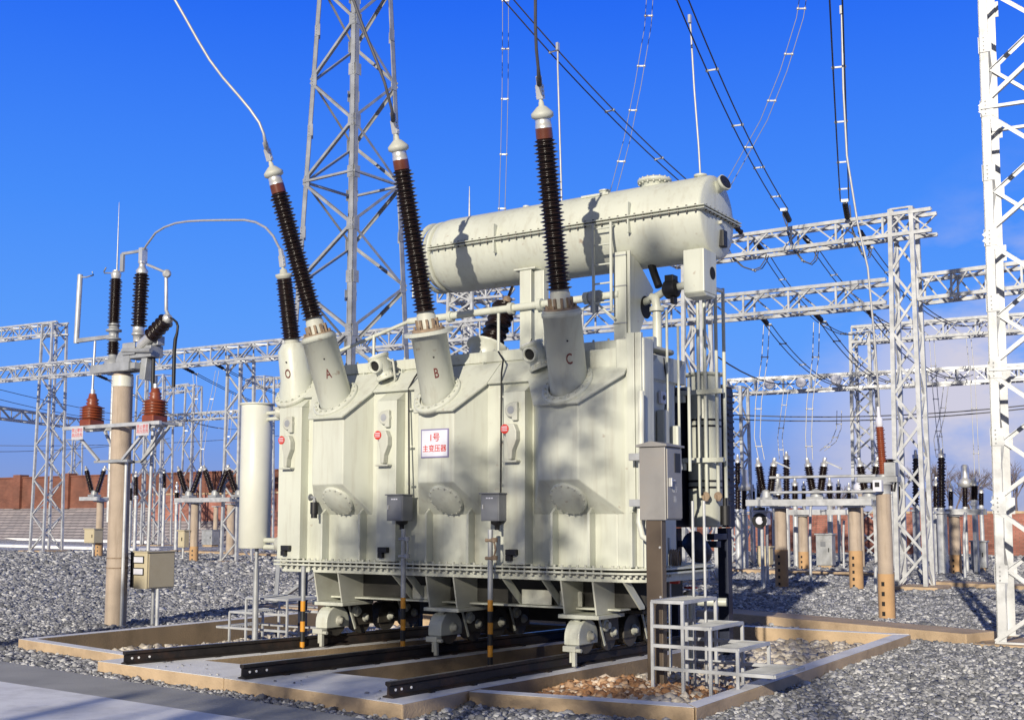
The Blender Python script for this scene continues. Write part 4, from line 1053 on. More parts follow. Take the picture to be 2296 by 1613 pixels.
def stack(m, p, q_, rc, rs_, n, nn=20):
    p = V(p); q_ = V(q_); d = q_-p; m.lathe(p, d, sheds(0, d.length, n, rc, rs_), nn)
def mx(*pts): return [V(p) for p in pts]
# spark gap column
e = thing('gap_insulator', 'slim black post insulator with a horn gap, left one on the concrete pole', 'insulator', L1(900, 1275))
b0, b1, b2, b3, b4 = L1(902, 1275), L1(902, 1235), L1(905, 1128), L1(906, 1042), L1(925, 628)
q = MB(); stack(q, b1, b2, .07, .105, 8); q.build('porcelain', PORC, e)
q = MB(); stack(q, L1(907, 1008), b4, .068, .110, 24); q.build('porcelain', PORC, e)
q = MB(); q.lathe(b0 - V((0, 0, .12)), (0, 0, 1), [(0, .14), (.12, .14), (.125, .09), (.22, .07)], 20); q.build('base_fitting', GALVD, e); q = MB(); q.lathe(b2, (0, 0, 1), [(0, .07), (.03, .075), (.031, .125), (.055, .125), (.056, .08), (.17, .08), (.171, .13), (.20, .13), (.201, .085), (.31, .085)], 22); q.build('metal_fitting', GALVD, e)
q = MB(); q.lathe(b4, (0, 0, 1), [(0, .07), (.06, .085), (.10, .085), (.11, .06), (.14, .06)], 16); q.build('cap', ALU, e)
q = MB(); q.tube([L1(915, 582), L1(832, 582), L1(828, 572), L1(846, 538)], .012, 6); q.build('arcing_horn', GALVD, e)
a, c = L1(620, 1112), L1(935, 1070)
q = MB(); q.prism([(a.x, YPL-.03, L1(620, 1138).z), (c.x, YPL-.03, L1(935, 1095).z), (c.x, YPL-.03, L1(935, 1068).z), (a.x, YPL-.03, L1(620, 1105).z)], (0, .06, 0)); q.build('flat_arm', GALVD, e, .004)
q = MB(); q.tube([L1(608, 1142), L1(640, 595)], .045, 14); q.build('upright_tube', GALV, e)
q = MB(); q.tube([L1(645, 615), L1(690, 615), L1(745, 598), L1(736, 572)], .013, 6); q.build('arcing_horn', GALVD, e)
q = MB(); q.tube([L1(758, 1125), L1(735, 1555)], .02, 8); q.build('down_rod', ALU, e)
# main disconnect blade column
e = thing('neutral_switch', 'neutral point disconnect switch with two black insulators and a drop rod on the concrete pole', 'switch', L1(1100, 1270))
q = MB(); stack(q, L1(1108, 1012), L1(1130, 588), .085, .135, 18, 24); q.build('porcelain', PORC, e)
q = MB(); stack(q, L1(1205, 1085, YPL-.1), L1(1328, 955, YPL-.1), .085, .135, 9, 24); q.build('porcelain', PORC, e)
q = MB(); p = L1(1106, 1015); q.lathe(p, (-.02, 0, -1), [(0, .095), (.10, .095), (.101, .11), (.13, .11), (.131, .085), (.24, .08)], 20)
q.tube([L1(1205, 1085, YPL-.1), L1(1120, 1165, YPL-.1)], .085, 12)
q.lathe(L1(1328, 955, YPL-.1), L1(1350, 935, YPL-.1)-L1(1328, 955, YPL-.1), [(0, .08), (.05, .09), (.09, .05)], 14); q.build('metal_fitting', ALU, e)
c = L1(1150, 1195)
q = MB(); q.box(c.x-.30, c.x+.30, YPL-.12, YPL+.14, c.z-.14, c.z+.05); q.box(c.x-.36, c.x-.05, YPL-.16, YPL-.13, c.z-.08, c.z+.12); q.box(c.x+.02, c.x+.38, YPL-.05, YPL+.1, c.z+.05, c.z+.2); q.cyl((c.x-.35, YPL-.15, c.z), (c.x+.35, YPL-.15, c.z-.05), .04, n=10); q.bar((c.x+.1, YPL, c.z-.14), (c.x+.05, YPL, c.z-.5), .14, .16, (0, 1, 0)); q.build('drive_base', GALVD, e, .01)
q = MB(); d_ = L1(1030, 1285); q.lathe((d_.x, YPL-.13, d_.z), (0, 1, 0), [(0, .17), (.02, .17)], 26); q.build('sector_plate', GALVD, e)
q = MB(); q.lathe(L1(1132, 588), (0, 0, 1), [(0, .09), (.05, .10), (.1, .06), (.16, .05), (.20, .075), (.22, .03), (.28, .03)], 16); t_ = L1(1140, 450); q.bar(t_ - V((0, 0, .12)), t_ + V((0, 0, .14)), .09, .11, (0, 1, 0)); q.build('cap', ALU, e)
q = MB(); q.tube([L1(1175, 515), L1(1350, 590)], .022, 8); q.lathe(L1(1330, 588), V((.6, -.5, -.15)), [(0, .07), (.12, .07), (.14, .04)], 12); q.tube([L1(1325, 605, YPL-.05), L1(1325, 880, YPL-.08), L1(1345, 925, YPL-.1)], .03, 10); q.build('blade_arm', ALU, e)
q = MB(); a = L1(975, 430); c = L1(1128, 405); q.bar(a, c, .03, .045); q.box(a.x-.03, a.x+.05, YPL-.02, YPL+.02, L1(972, 572).z, a.z); q.build('link_bar', GALVD, e)
q = MB(); q.tube([L1(1225, 1210), L1(1218, 1515)], .03, 8); q.build('drive_rod', BLACK, e)
# black cable hanging from the slanted insulator
q = MB(); q.tube([L1(x, y, YPL-.1) for x, y in ((1345, 938), (1380, 948), (1408, 975), (1418, 1005), (1412, 1060), (1398, 1110), (1390, 1200), (1383, 1490))], [.016, .018, .02, .02, .022, .03, .03, .03], 8)
tag(q.build('drop_cable', BLACK), 'black drop cable hanging from the slanted insulator on the concrete pole', 'cable')
# two rust red current transformers
for (xc, ytop, yneck, ysh0, ysh1, ybase, lab) in ((731, 1545, 1590, 1648, 1790, 1800+8, 'rust red ribbed current transformer on the left arm of the concrete pole'), (1232, 1500, 1560, 1600, 1770, 1780, 'rust red ribbed current transformer on the right arm of the concrete pole')):
    bz = zarm+.031
    c = V((L1(xc, ybase).x, YPL-.0, bz))
    e = thing('current_transformer', lab, 'transformer', c, 'rust red current transformers')
    q = MB(); q.box(c.x-.14, c.x+.14, YPL-.15, YPL+.15, bz, bz+.12); q.build('base_block', PORCR, e, .02)
    zt_ = L1(xc, ytop).z; z1 = L1(xc, ysh0).z
    q = MB(); prof = [(.12, .15)]
    n_ = 5; h_ = (z1-bz-.12)/n_
    for i in range(n_): t0 = .12+i*h_; prof += [(t0+.01, .160), (t0+h_*.40, .160), (t0+h_*.5, .205), (t0+h_*.62, .205), (t0+h_*.85, .160)]
    prof += [(z1-bz, .155), (z1-bz+.03, .085), (z1-bz+.06, .11), (z1-bz+.08, .08), (z1-bz+.12, .105), (z1-bz+.14, .075), (zt_-bz, .06)]
    q.lathe(c, (0, 0, 1), prof, 30); q.build('ribbed_body', PORCR, e)
    q = MB(); q.cyl((c.x, YPL, zt_), (c.x, YPL, zt_+.07), .04, n=10); q.build('terminal', ALU, e)
# mechanism box on its own legs beside the pole
f0 = L2(1062, 1500, 12.85); f1 = L2(1175, 1215, 12.85)
zb_, zt_ = f0.z, f1.z
t = thing('mechanism_box', 'beige mechanism box with two name plates standing beside the concrete pole', 'box', ((f0.x+f1.x)/2, 13.05, 0))
q = MB(); q.box(f0.x, f1.x, 12.85, 13.42, zb_, zt_); q.build('body', OLIVE, t, .008)
q = MB(); q.box(f0.x-.01, f1.x+.02, 12.83, 13.44, zt_+.002, zt_+.022); q.build('roof', OLIVE, t, .004)
q = MB(); q.box(f1.x+.002, f1.x+.014, 12.88, 13.40, zb_+.02, zt_-.02); q.build('door', OLIVE, t, .004)
q = MB(); q.box(f0.x-.15, f0.x-.004, 12.9, 13.2, zb_+.01, zt_+.01); q.build('side_plate', BLACK, t, .005)
for k in (0, 1):
    z = zt_-.11-.19*k
    q = MB(); q.box(f0.x+.0, f1.x-.07, 12.838, 12.848, z-.065, z+.055); pl = q.build('name_plate', BLACK, t, .002)
    q = MB(); q.box(f0.x+.015, f1.x-.085, 12.833, 12.837, z-.05, z+.04); q.build('plate_face', SIGNW, pl)
for dx in (-.05, .06):
    q = MB(); q.cyl(((f0.x+f1.x)/2+.08+dx, 13.1, -.2), ((f0.x+f1.x)/2+.08+dx, 13.1, zb_-.002), .032, n=12); q.build('leg', GALV, t)
q = MB(); a = L2(1180, 1210, 13.1); q.tube([(a.x, 13.1, zt_+.02), (a.x+.03, 13.1, zarm-.05)], .03, 8); q.build('drive_rod', GALV, t)

# arcing lead from the switch to the neutral bushing
pts = [(1150, 392), (1165, 365), (1240, 262), (1310, 218), (1400, 185), (1500, 170), (1620, 164), (1780, 161), (1950, 160), (2040, 178), (2120, 222), (2180, 290), (2220, 370), (2245, 455)]
end = TIP['O']; st = L1(1150, 392)
W = []
for i, (x, y) in enumerate(pts):
    k = i/(len(pts)-1); Y = YPL + (end.y-YPL)*k; W.append(L1(x, y, Y))
W[-1] = end
q = MB(); q.tube(W, .017, 8); tag(q.build('flexible_lead', WIRE), 'arched bare cable from the neutral switch to the short bushing', 'cable')
# leads rising from the three tall bushings
def lead(nm, pts, Y1, lab, mat_):
    s_ = TIP[nm]; W = [s_]; n = len(pts)
    for i, (x, y) in enumerate(pts): W.append(onY(x, y, s_.y + (Y1-s_.y)*(i+1)/n))
    q = MB(); q.tube(W, [.030, .028] + [.017]*(len(W)-2), 8); tag(q.build('bushing_lead', mat_), lab, 'cable', 'leads rising from the bushings')
lead('A', [(597, 333), (591, 300), (581, 275), (560, 245), (535, 215), (500, 175), (470, 135), (443, 90), (415, 40), (392, 0), (372, -50), (330, -190)], 9.6, 'bare cable curving up and left from bushing A', WIRE)
lead('B', [(881, 270), (878, 245), (870, 215), (862, 185), (845, 140), (825, 90), (808, 45), (792, 0), (775, -50), (735, -190)], 9.4, 'bare cable rising from bushing B across the lattice mast', WIRED)
lead('C', [(1209, 190), (1206, 150), (1202, 110), (1200, 60), (1200, 0), (1201, -50), (1206, -190)], 9.4, 'bare cable rising straight up from bushing C', WIRED)
# ================================================================== LATTICE STEELWORK
def lattice(name, lab, cat, c, z0, z1, h0, h1, nseg, lw, dw, group, ang=False, footing=None, rot=0, parts=True, m_=GALV, cross=False, fh=.25, skip=None):
    """square tapered lattice column. half widths h0 (foot) -> h1 (top)"""
    c = V((c[0], c[1], 0))
    t = thing(name, lab, cat, (c.x, c.y, z0), group)
    cr_, sr_ = math.cos(rot), math.sin(rot)
    def P(sx, sy, z):
        k = (z-z0)/(z1-z0); h = h0+(h1-h0)*k; x, y = sx*h, sy*h
        return V((c.x+x*cr_-y*sr_, c.y+x*sr_+y*cr_, z))
    CN = [(-1, -1), (1, -1), (1, 1), (-1, 1)]
    def dirv(x, y): return V((x*cr_-y*sr_, x*sr_+y*cr_, 0))
    legs = MB() if not parts else None
    for (sx, sy) in CN:
        q = MB() if parts else legs
        if ang: q.angle(P(sx, sy, z0), P(sx, sy, z1), lw, dirv(-sx, 0), dirv(0, -sy), lw*.12)
        else: q.bar(P(sx, sy, z0), P(sx, sy, z1), lw, lw, dirv(1, 0))
        if parts: q.build('leg', m_, t)
    q = legs or MB()
    zz = [z0+(z1-z0)*i/nseg for i in range(nseg+1)]
    for f in range(4):
        a, b = CN[f], CN[(f+1) % 4]
        nv = dirv((a[0]+b[0])/2, (a[1]+b[1])/2)
        for i in range(nseg):
            s_, e_ = (a, b) if (i + f) % 2 == 0 else (b, a)
            p, q_ = P(*s_, zz[i]), P(*e_, zz[i+1])
            off = nv*(-.004 if not ang else .006)
            if ang: q.angle(p+off, q_+off, dw, nv.cross(q_-p).normalized(), -nv, dw*.12)
            else: q.bar(p+off, q_+off, dw, dw*.6, nv)
            if cross:
                p2, q2 = P(*e_, zz[i]), P(*s_, zz[i+1]); q.bar(p2-nv*.02, q2-nv*.02, dw, dw*.5, nv)
        for i in (range(0, nseg+1, 4) if ang else (nseg,)):
            q.bar(P(*a, zz[i]), P(*b, zz[i]), dw, dw*.7)
    q.build('bracing' if parts else 'lattice', m_, t)
    if ang:
        q = MB()
        for i in range(1, nseg):
            for f in range(4):
                a = CN[f]; b = CN[(f+1) % 4]; nv = dirv((a[0]+b[0])/2, (a[1]+b[1])/2); al = dirv(b[0]-a[0], b[1]-a[1]).normalized()
                for c_, sg in ((a, 1), (b, -1)):
                    p = P(*c_, zz[i]) + al*sg*.09 + nv*.010; q.bar(p - V((0, 0, .12)), p + V((0, 0, .12)), .15, .008, nv)
        q.build('gusset_plates', m_, t)['kind'] = 'stuff'
        q = MB()
        for i in range(1, nseg):
            for (sx, sy) in CN[:3]:
                p = P(sx, sy, zz[i]); w = dirv(0, sy) if sy < 0 else dirv(sx, 0)
                for k in (-.09, -.03, .03, .09): q.cyl(p + V((0, 0, k)) + dirv(-sx, 0)*lw*.5 + w*.001, p + V((0, 0, k)) + dirv(-sx, 0)*lw*.5 + w*.014, .014, n=6)
        q.build('bolt_row', GALVD, t)['kind'] = 'stuff'
    if footing:
        q = MB(); f_ = footing
        q.box(c.x-h0-f_, c.x+h0+f_, c.y-h0-f_, c.y+h0+f_, z0-.4, z0-.003); q.build('footing', CONC, t, .02)
    return t
def truss(name, lab, a, b, w, h, nseg, cw, dw, group, m_=GALV, parts=True):
    """box truss beam between two points, width w across, height h"""
    a = V(a); b = V(b); d = (b-a).normalized(); s_ = V((d.y, -d.x, 0)).normalized(); u = V((0, 0, 1))
    t = thing(name, lab, 'beam', (a+b)/2, group)
    CN = [(-1, -1), (1, -1), (1, 1), (-1, 1)]
    def P(k, c): return a.lerp(b, k) + s_*(c[0]*w/2) + u*(c[1]*h/2)
    ch = MB()
    for c in CN:
        q = MB() if parts else ch
        q.bar(P(0, c), P(1, c), cw, cw)
        if parts: q.build('chord', m_, t)
    q = MB() if parts else ch
    for f in range(4):
        c0, c1 = CN[f], CN[(f+1) % 4]
        for i in range(nseg):
            s0, e0 = (c0, c1) if i % 2 == 0 else (c1, c0)
            q.bar(P(i/nseg, s0), P((i+1)/nseg, e0), dw, dw*.7)
            if i % 2 == 0: q.bar(P(i/nseg, c0), P(i/nseg, c1), dw, dw*.7)
    q.build('bracing' if parts else 'lattice', m_, t)
    return t

# the tall masts near the transformer
mc = onY(790, 780, 18.0)
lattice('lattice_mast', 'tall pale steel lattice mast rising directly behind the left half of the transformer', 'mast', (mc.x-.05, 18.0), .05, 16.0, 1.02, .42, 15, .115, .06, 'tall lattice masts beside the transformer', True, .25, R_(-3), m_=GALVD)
rc_ = onz(2240, 1440, .05)
rt = lattice('lattice_mast', 'tall white steel lattice mast at the right edge of the yard, closest to the camera', 'mast', (rc_.x+.55, rc_.y+.6), .05, 16.0, .62, .50, 17, .12, .06, 'tall lattice masts beside the transformer', True, .22, R_(5))

truss('lattice_beam', 'overhead lattice beam joining the two tall masts above the picture', (mc.x+.4, 18.0, 15.2), (rc_.x+.2, rc_.y+.6, 15.2), .9, .8, 22, .09, .055, 'lattice beams of the switchyard gantries')
# two-level gantry across the yard at y about 30
YG = 30.0
GY = 'lattice columns of the switchyard gantries'
GB = 'lattice beams of the switchyard gantries'
def colx(px, Y=YG): return onY(px, 1100, Y).x
cR = (colx(2045), YG)
zb1 = (onY(2040, 478, YG).z, onY(2040, 530, YG).z)
zt1, zl1 = zb1
lattice('lattice_column', 'white lattice column with two beam levels, right of the conservator', 'column', cR, .1, zt1+.1, .34, .26, 12, .105, .06, GY, False, .35, 0)
cL = (onY(112, 1000, YG+8).x, YG+8)
cl_top = onY(122, 728, YG+8).z
lattice('lattice_column', 'leftmost lattice column carrying two beam levels, left of the concrete pole', 'column', cL, .1, cl_top, .55, .42, 13, .115, .065, GY, False, .4, 0)
cB = (colx(1568), YG)
lattice('lattice_column', 'white lattice column behind the thin pipes at the right end of the transformer', 'column', cB, .05, zt1+.1, .34, .26, 12, .105, .06, GY, False, .3, 0)
zz = (zt1+zl1)/2
truss('lattice_beam', 'upper white lattice beam ending at the right gantry column', (cB[0]-.75, YG, zz), (cR[0]+.75, YG, zz), .55, zt1-zl1-.06, 12, .09, .052, GB)
z2 = (onY(2040, 640, YG).z + onY(2040, 664, YG).z)/2
xl = onY(-40, 845, YG+6).x
# long lower beam: left yard part, middle part, right part
pL = onY(0, 841, YG+5.5); pM = onY(640, 782, YG+1.8)
truss('lattice_beam', 'long lattice beam behind the concrete pole on the left side of the yard', onY(-60, 846, YG+5.8), onY(760, 771, YG+1.2), .7, .60, 32, .09, .052, GB)
truss('lattice_beam', 'lower white lattice beam passing behind the conservator to the right gantry column', onY(765, 770.5, YG+1.2), (cR[0]-.38, YG, z2), .7, .58, 30, .09, .052, GB)
truss('lattice_beam', 'lower white lattice beam running from the right gantry column out of view', (cR[0]+.38, YG, z2), onY(2420, 606, YG), .7, .58, 9, .09, .052, GB)
truss('lattice_beam', 'upper lattice beam running left from the leftmost lattice column', onY(-60, 757, YG+8), onY(140, 735, YG+8), .7, .60, 10, .09, .055, GB)
lattice('lattice_column', 'lattice column on a pale footing between the concrete pole and the cream cooler drum', 'column', (onz(530, 1259, 0).x, onz(530, 1259, 0).y), .05, onY(545, 797, onz(530, 1259, 0).y).z, .42, .36, 11, .10, .06, GY, False, .35, 0)
for k, (px, py, top, lab) in enumerate(((318, 1222, 842, 'left one of the two lattice columns seen close behind the concrete pole'), (357, 1222, 842, 'right one of the two lattice columns seen close behind the concrete pole'))):
    p = onz(px, py, 0)
    lattice('lattice_column', lab, 'column', (p.x, p.y), .05, onY(px+4, top, p.y).z, .50, .42, 11, .105, .06, GY, False, .2, 0, False)
for (px, py, top, hw, lab) in ((158, 1205, 986, .62, 'slender far lattice column beside the red brick wall'), (425, 1215, 866, .50, 'far lattice column between the concrete pole and the cream cooler drum'), (585, 1225, 845, .5, 'far lattice column rising just behind the cream cooler drum')):
    p = onz(px, py, 0)
    lattice('lattice_column', lab, 'column', (p.x, p.y), .05, onY(px, top, p.y).z, hw, hw*.8, 10, .11, .065, GY, False, None, 0, False)
truss('lattice_beam', 'shaded lattice beam coming in from the left edge below the long beam', onY(-40, 920, 36), onY(178, 950, 50), .6, .60, 10, .09, .055, GB, GALVD, False)  # the shade on this beam is put in by a darker zinc
truss('lattice_beam', 'far thin lattice beam left of the cream cooler drum', onY(372, 938, 50), onY(640, 921, 50), .7, .4, 14, .08, .05, GB, GALV, False)
truss('lattice_beam', 'far lattice beam end showing between the cooler drum and the neutral bushing', onY(560, 861, 55), onY(780, 846, 55), .7, .55, 12, .09, .06, GB, GALV, False)
truss('lattice_beam', 'short far lattice beam right of the concrete pole', onY(360, 877, 62), onY(430, 868, 62), .7, .5, 6, .09, .06, GB, GALV, False)
# far gantry on the right
YF3 = 46.0
c3 = (colx(1943, YF3), YF3); c4 = (onY(1652, 1100, 43).x, 43.0)
lattice('lattice_column', 'far lattice column standing left of the right gantry column', 'column', c3, .05, onY(1943, 745, YF3).z, .42, .36, 13, .115, .065, GY, False, .4, 0, False)
lattice('lattice_column', 'far lattice column seen just right of the cooler drum', 'column', c4, .05, onY(1652, 868, 43).z, .42, .36, 10, .11, .065, GY, False, .3, 0, False)
truss('lattice_beam', 'far upper lattice beam starting at the far column and running right', onY(1915, 752, YF3), onY(2420, 716, YF3), .7, .6, 14, .10, .06, GB, GALV, False)
truss('lattice_beam', 'far lower lattice beam spanning the right side of the yard', onY(1632, 869, 44), onY(2420, 829, 48), .7, .55, 24, .10, .06, GB, GALV, False)
# white gantry top seen under the conservator
zc_ = onY(1050, 680, 40)
lattice('lattice_column', 'white lattice gantry head glimpsed under the conservator, left of the support post', 'column', (zc_.x, 40), .05, onY(1050, 655, 40).z, .8, .6, 20, .12, .08, GY, False, None, 0, False, cross=True)
truss('lattice_beam', 'short white lattice beam under the left end of the conservator', onY(995, 668, 40), onY(1140, 655, 40), .9, .45, 8, .10, .07, GB, GALV, False)
# gantry behind the camera: its shadow falls across the tank and the road
def sunward(p, dist):
    h = V((SUN_DIR.x, SUN_DIR.y, 0)).length; return V(p) - V(SUN_DIR)*(dist/h)
# thin lightning rods
for (px, py, py1, Y, lab) in ((262, 610, 455, 60, 'faint lightning rod above the left insulator of the concrete pole'), (1052, 500, 418, 55, 'thin lightning rod above the left end of the conservator')):
    a = onY(px, py, Y); b = onY(px, py1, Y)
    t = thing('lightning_rod', lab, 'rod', (a.x, Y, 0), 'thin lightning rods')
    q = MB(); q.lathe((a.x, Y, 0), (0, 0, 1), [(0, .22), (a.z, .09)], 10); q.build('mast', GALV, t)
    q = MB(); q.lathe((a.x, Y, a.z), (0, 0, 1), [(0, .07), (b.z-a.z, .02)], 8); q.build('tip', GALV, t)

for px, py, lab in ((1727, 862, 'pale round fitting on the far lower beam, nearest the cooler'), (1797, 858, 'pale round fitting on the far lower beam, second from the cooler'), (1876, 852, 'pale round fitting on the far lower beam, beside the far column')):
    c = onY(px, py, 44.2); t = thing('beam_fitting', lab, 'fitting', c, 'pale round fittings on the far lower beam')
    q = MB(); q.lathe(c, (0, -1, 0), [(0, .16), (.05, .20), (.16, .20), (.2, .14)], 18); q.build('disc', SIGNW, t)
    q = MB(); q.cyl(c + V((0, .02, 0)), c + V((0, .4, 0)), .05, n=8); q.build('stem', GALVD, t)
# ================================================================== OVERHEAD CONDUCTORS
def twin(lab, P, sag, gap, spacers, group, strings=None, r=.015, m_=WIRED, horiz=True, name='twin_conductor'):
    """two parallel conductors through the points P (list of Vectors), with spacers and optional insulator strings at the ends"""
    t = thing(name, lab, 'conductor', P[0], group)
    pts = []
    if len(P) == 2:
        n = 16
        for i in range(n+1):
            k = i/n; p = P[0].lerp(P[1], k); p = V((p.x, p.y, p.z - sag*4*k*(1-k))); pts.append(p)
    else: pts = P
    off = []
    for i, p in enumerate(pts):
        d = (pts[min(i+1, len(pts)-1)]-pts[max(i-1, 0)]).normalized()
        s_ = V((d.y, -d.x, 0))
        if s_.length < .2 or not horiz: s_ = V((.84, .54, 0))
        off.append(s_.normalized()*gap/2)
    for sg in (-1, 1):
        q = MB(); q.tube([p+o*sg for p, o in zip(pts, off)], r, 6); q.build('wire', m_, t)
    n = len(pts)-1
    for k in spacers:
        f = k*n; i = min(int(f), n-1); p = pts[i].lerp(pts[i+1], f-i); o = off[i]
        q = MB(); q.bar(p-o*1.1, p+o*1.1, .022, .03); q.ball(p-o, .035, 8, 6); q.ball(p+o, .035, 8, 6); q.build('spacer', GALVD if m_ is WIRED else ALU, t)
    return t, pts
def string(lab, p, q_, r, group, n=14, gap=0, rp=False):
    t = thing('insulator_string', lab, 'insulator', p, group)
    d = (V(q_)-V(p)); L = d.length
    m = MB(); m.lathe(p, d, sheds(L*.12, L*.88, n, r*.45, r), 14); m.build('disc_stack', PORC, t)
    m = MB(); m.cyl(p, V(p)+d*.12, .025, n=6); m.build('top_shackle', GALVD, t)
    m = MB(); m.cyl(V(p)+d*.88, q_, .03, n=6); m.build('end_link', GALVD, t); m = MB()
    s_ = V((d.y, -d.x, 0)).normalized()*.09; m.bar(V(q_)-s_, V(q_)+s_, .05, .07); m.build('string_fitting', GALVD, t)
    return t
GS = 'dark insulator strings hanging from the gantry beams'
GT = 'twin conductors strung across the yard'
Yb = YG - .3
# three twin spans coming down from overhead to the upper beam
for k, (x0, y0, x1, y1, xs, ys, lab, ls) in enumerate(((1000, -168, 1610, 470, 1668, 528, 'twin conductor slanting down behind the right end of the conservator', 'insulator string on the upper beam just right of the conservator'), (1480, -125, 1757, 470, 1770, 497, 'twin conductor slanting down to the middle of the upper right beam', 'insulator string at the middle of the upper right beam'), (1868, -140, 1893, 450, 1900, 492, 'twin conductor dropping steeply to the upper right beam beside its column', 'insulator string on the upper right beam nearest its column'))):
    a = onY(x0, y0, 17.0); s0 = onY(xs, ys, Yb); e = onY(x1, y1, Yb-1.6)
    twin(lab, [a, e],   .35, .20, (.12, .32, .52, .72, .9), GT)
    string(ls, s0, e, .075, GS, 14)
# spans leaving the beams towards the back of the yard, strings first
spans = [(1690, 540, 1718, 572, YG+.4, 1943, 742, 45.5, 'twin conductor leaving the upper right beam nearest the conservator', 'insulator string under the upper right beam nearest the conservator', .9),
         (1800, 528, 1830, 562, YG+.4, 2075, 728, 45.5, 'twin conductor leaving the upper right beam at its middle', 'insulator string under the upper right beam at its middle', .9),
         (1925, 515, 1950, 555, YG+.4, 2210, 720, 45.5, 'twin conductor leaving the upper right beam beside the column', 'insulator string under the upper right beam beside the column', .9),
         (1698, 700, 1722, 728, YG+.4, 1930, 858, 45.0, 'twin conductor sagging from the lower right beam to the far lower beam, leftmost', 'leftmost insulator string under the lower right beam', .7),
         (1815, 690, 1845, 722, YG+.4, 2035, 848, 45.5, 'twin conductor sagging from the lower right beam to the far lower beam, middle one', 'middle insulator string under the lower right beam', .7),
         (1935, 680, 1955, 706, YG+.4, 2175, 840, 46.0, 'twin conductor sagging from the lower right beam to the far lower beam, rightmost', 'rightmost insulator string under the lower right beam', .7),
         (395, 815, 440, 838, YG+4, 860, 960, 60, 'twin conductor leaving the long left beam beside the concrete pole', 'insulator string under the long left beam beside the concrete pole', .8),
         (468, 808, 505, 828, YG+4, 940, 945, 60, 'twin conductor leaving the long left beam further from the concrete pole', 'insulator string under the long left beam further from the concrete pole', .8),
         (205, 835, 245, 852, YG+5, 560, 960, 62, 'twin conductor leaving the long left beam left of the concrete pole', 'insulator string under the long left beam left of the concrete pole', .8)]
for (xs, ys, x0, y0, Y0, x1, y1, Y1, lab, ls, sag) in spans:
    s0 = onY(xs, ys, Y0); p = onY(x0, y0, Y0+1.5); e = onY(x1, y1, Y1)
    twin(lab, [p, e], sag, .17, (.12, .3, .5, .7, .88), GT)
    string(ls, s0, p, .075, GS, 14)
# jumper loops under the upper beam
GJ = 'jumper loops under the upper right beam'
for (pts, lab) in ((((1622, 540), (1640, 575), (1665, 598), (1690, 606), (1706, 600), (1716, 585), (1720, 572)), 'jumper loop beside the right end of the conservator'), (((1760, 480), (1766, 520), (1780, 560), (1800, 585), (1818, 592), (1828, 582), (1832, 562)), 'jumper loop under the middle of the upper right beam'), (((1898, 460), (1912, 520), (1928, 560), (1940, 580), (1948, 575), (1952, 555)), 'jumper loop beside the right gantry column')):
    twin(lab, [onY(x, y, YG) for x, y in pts], 0, .15, (.5,), GJ, r=.016, name='jumper_loop')
# long vertical droppers hanging from overhead conductors (out of the picture above)
GD = 'twin droppers hanging in the sky behind the transformer'
for (pts, lab, sp) in ((((1133, -60), (1133, 60), (1132, 200), (1129, 340), (1124, 500)), 'twin dropper hanging straight down behind the left half of the conservator', (.13, .34, .54, .76, .95)), (((1460, -60), (1452, 60), (1430, 190), (1406, 310), (1372, 440)), 'twin dropper curving down behind the middle of the conservator', (.2, .42, .62, .85)), (((1808, -60), (1793, 40), (1756, 160), (1712, 270), (1628, 420)), 'twin dropper curving down behind the right end of the conservator', (.2, .42, .65, .85))):
    twin(lab, [onY(x, y, 24) for x, y in pts], 0, .15, sp, GD, r=.0095, m_=WIREM, horiz=False)
# single pale droppers from the slanting spans
GSg = 'single pale droppers'
for (pts, Y0, Y1, lab) in ((((1250, 102), (1250, 150), (1253, 250), (1258, 420), (1262, 600), (1264, 900)), 19.5, 20, 'pale single dropper hanging behind bushing C'), (((1546, 40), (1549, 80), (1556, 200), (1566, 330), (1572, 440), (1576, 640), (1578, 980)), 19.5, 20, 'pale single dropper ending behind the conservator end'), (((1886, 20), (1890, 200), (1898, 350), (1922, 500), (1945, 600), (1960, 760), (1968, 870), (1973, 950)), 20, 21.1, 'pale single dropper reaching the rust red arrester on the right')):
    W = [onY(x, y, Y0+(Y1-Y0)*i/(len(pts)-1)) for i, (x, y) in enumerate(pts)]
    t = thing('single_dropper', lab, 'conductor', W[0], GSg)
    q = MB(); q.tube(W, .020, 8); q.build('wire', WIRE, t)
    q = MB(); q.bar(W[0]-V((0, 0, .10)), W[0]+V((0, 0, .05)), .05, .07, (0, 1, 0)); q.build('clamp', ALU, t)
# droppers from the lower right beam's spans
GD2 = 'slim twin droppers over the far switchgear'
for (pts, Y, lab) in ((((1718, 728), (1714, 800), (1700, 900), (1697, 980), (1707, 1030)), 33, 'leftmost slim twin dropper over the far switchgear'), (((1830, 722), (1828, 800), (1815, 900), (1812, 980), (1815, 1030)), 33, 'second slim twin dropper over the far switchgear'), (((1762, 870), (1756, 920), (1748, 980), (1752, 1030)), 43, 'slim twin dropper from the far lower beam above the left black posts'), (((1881, 920), (1880, 960), (1868, 990), (1842, 1010)), 43, 'short curved twin dropper in front of the far column'), (((2120, 865), (2112, 930), (2098, 985), (2104, 1025)), 45, 'slim twin dropper right of the right gantry column'), (((2170, 750), (2180, 850), (2185, 950), (2190, 1070)), 45, 'slim twin dropper near the right edge mast'), (((2088, 760), (2096, 880), (2110, 1020)), 46, 'slim twin dropper just right of the right gantry column')):
    twin(lab, [onY(x, y, Y) for x, y in pts], 0, .17, (.25, .55, .85), GD2, r=.014, m_=WIRE, horiz=False)
GD3 = 'slim droppers over the left switchgear'
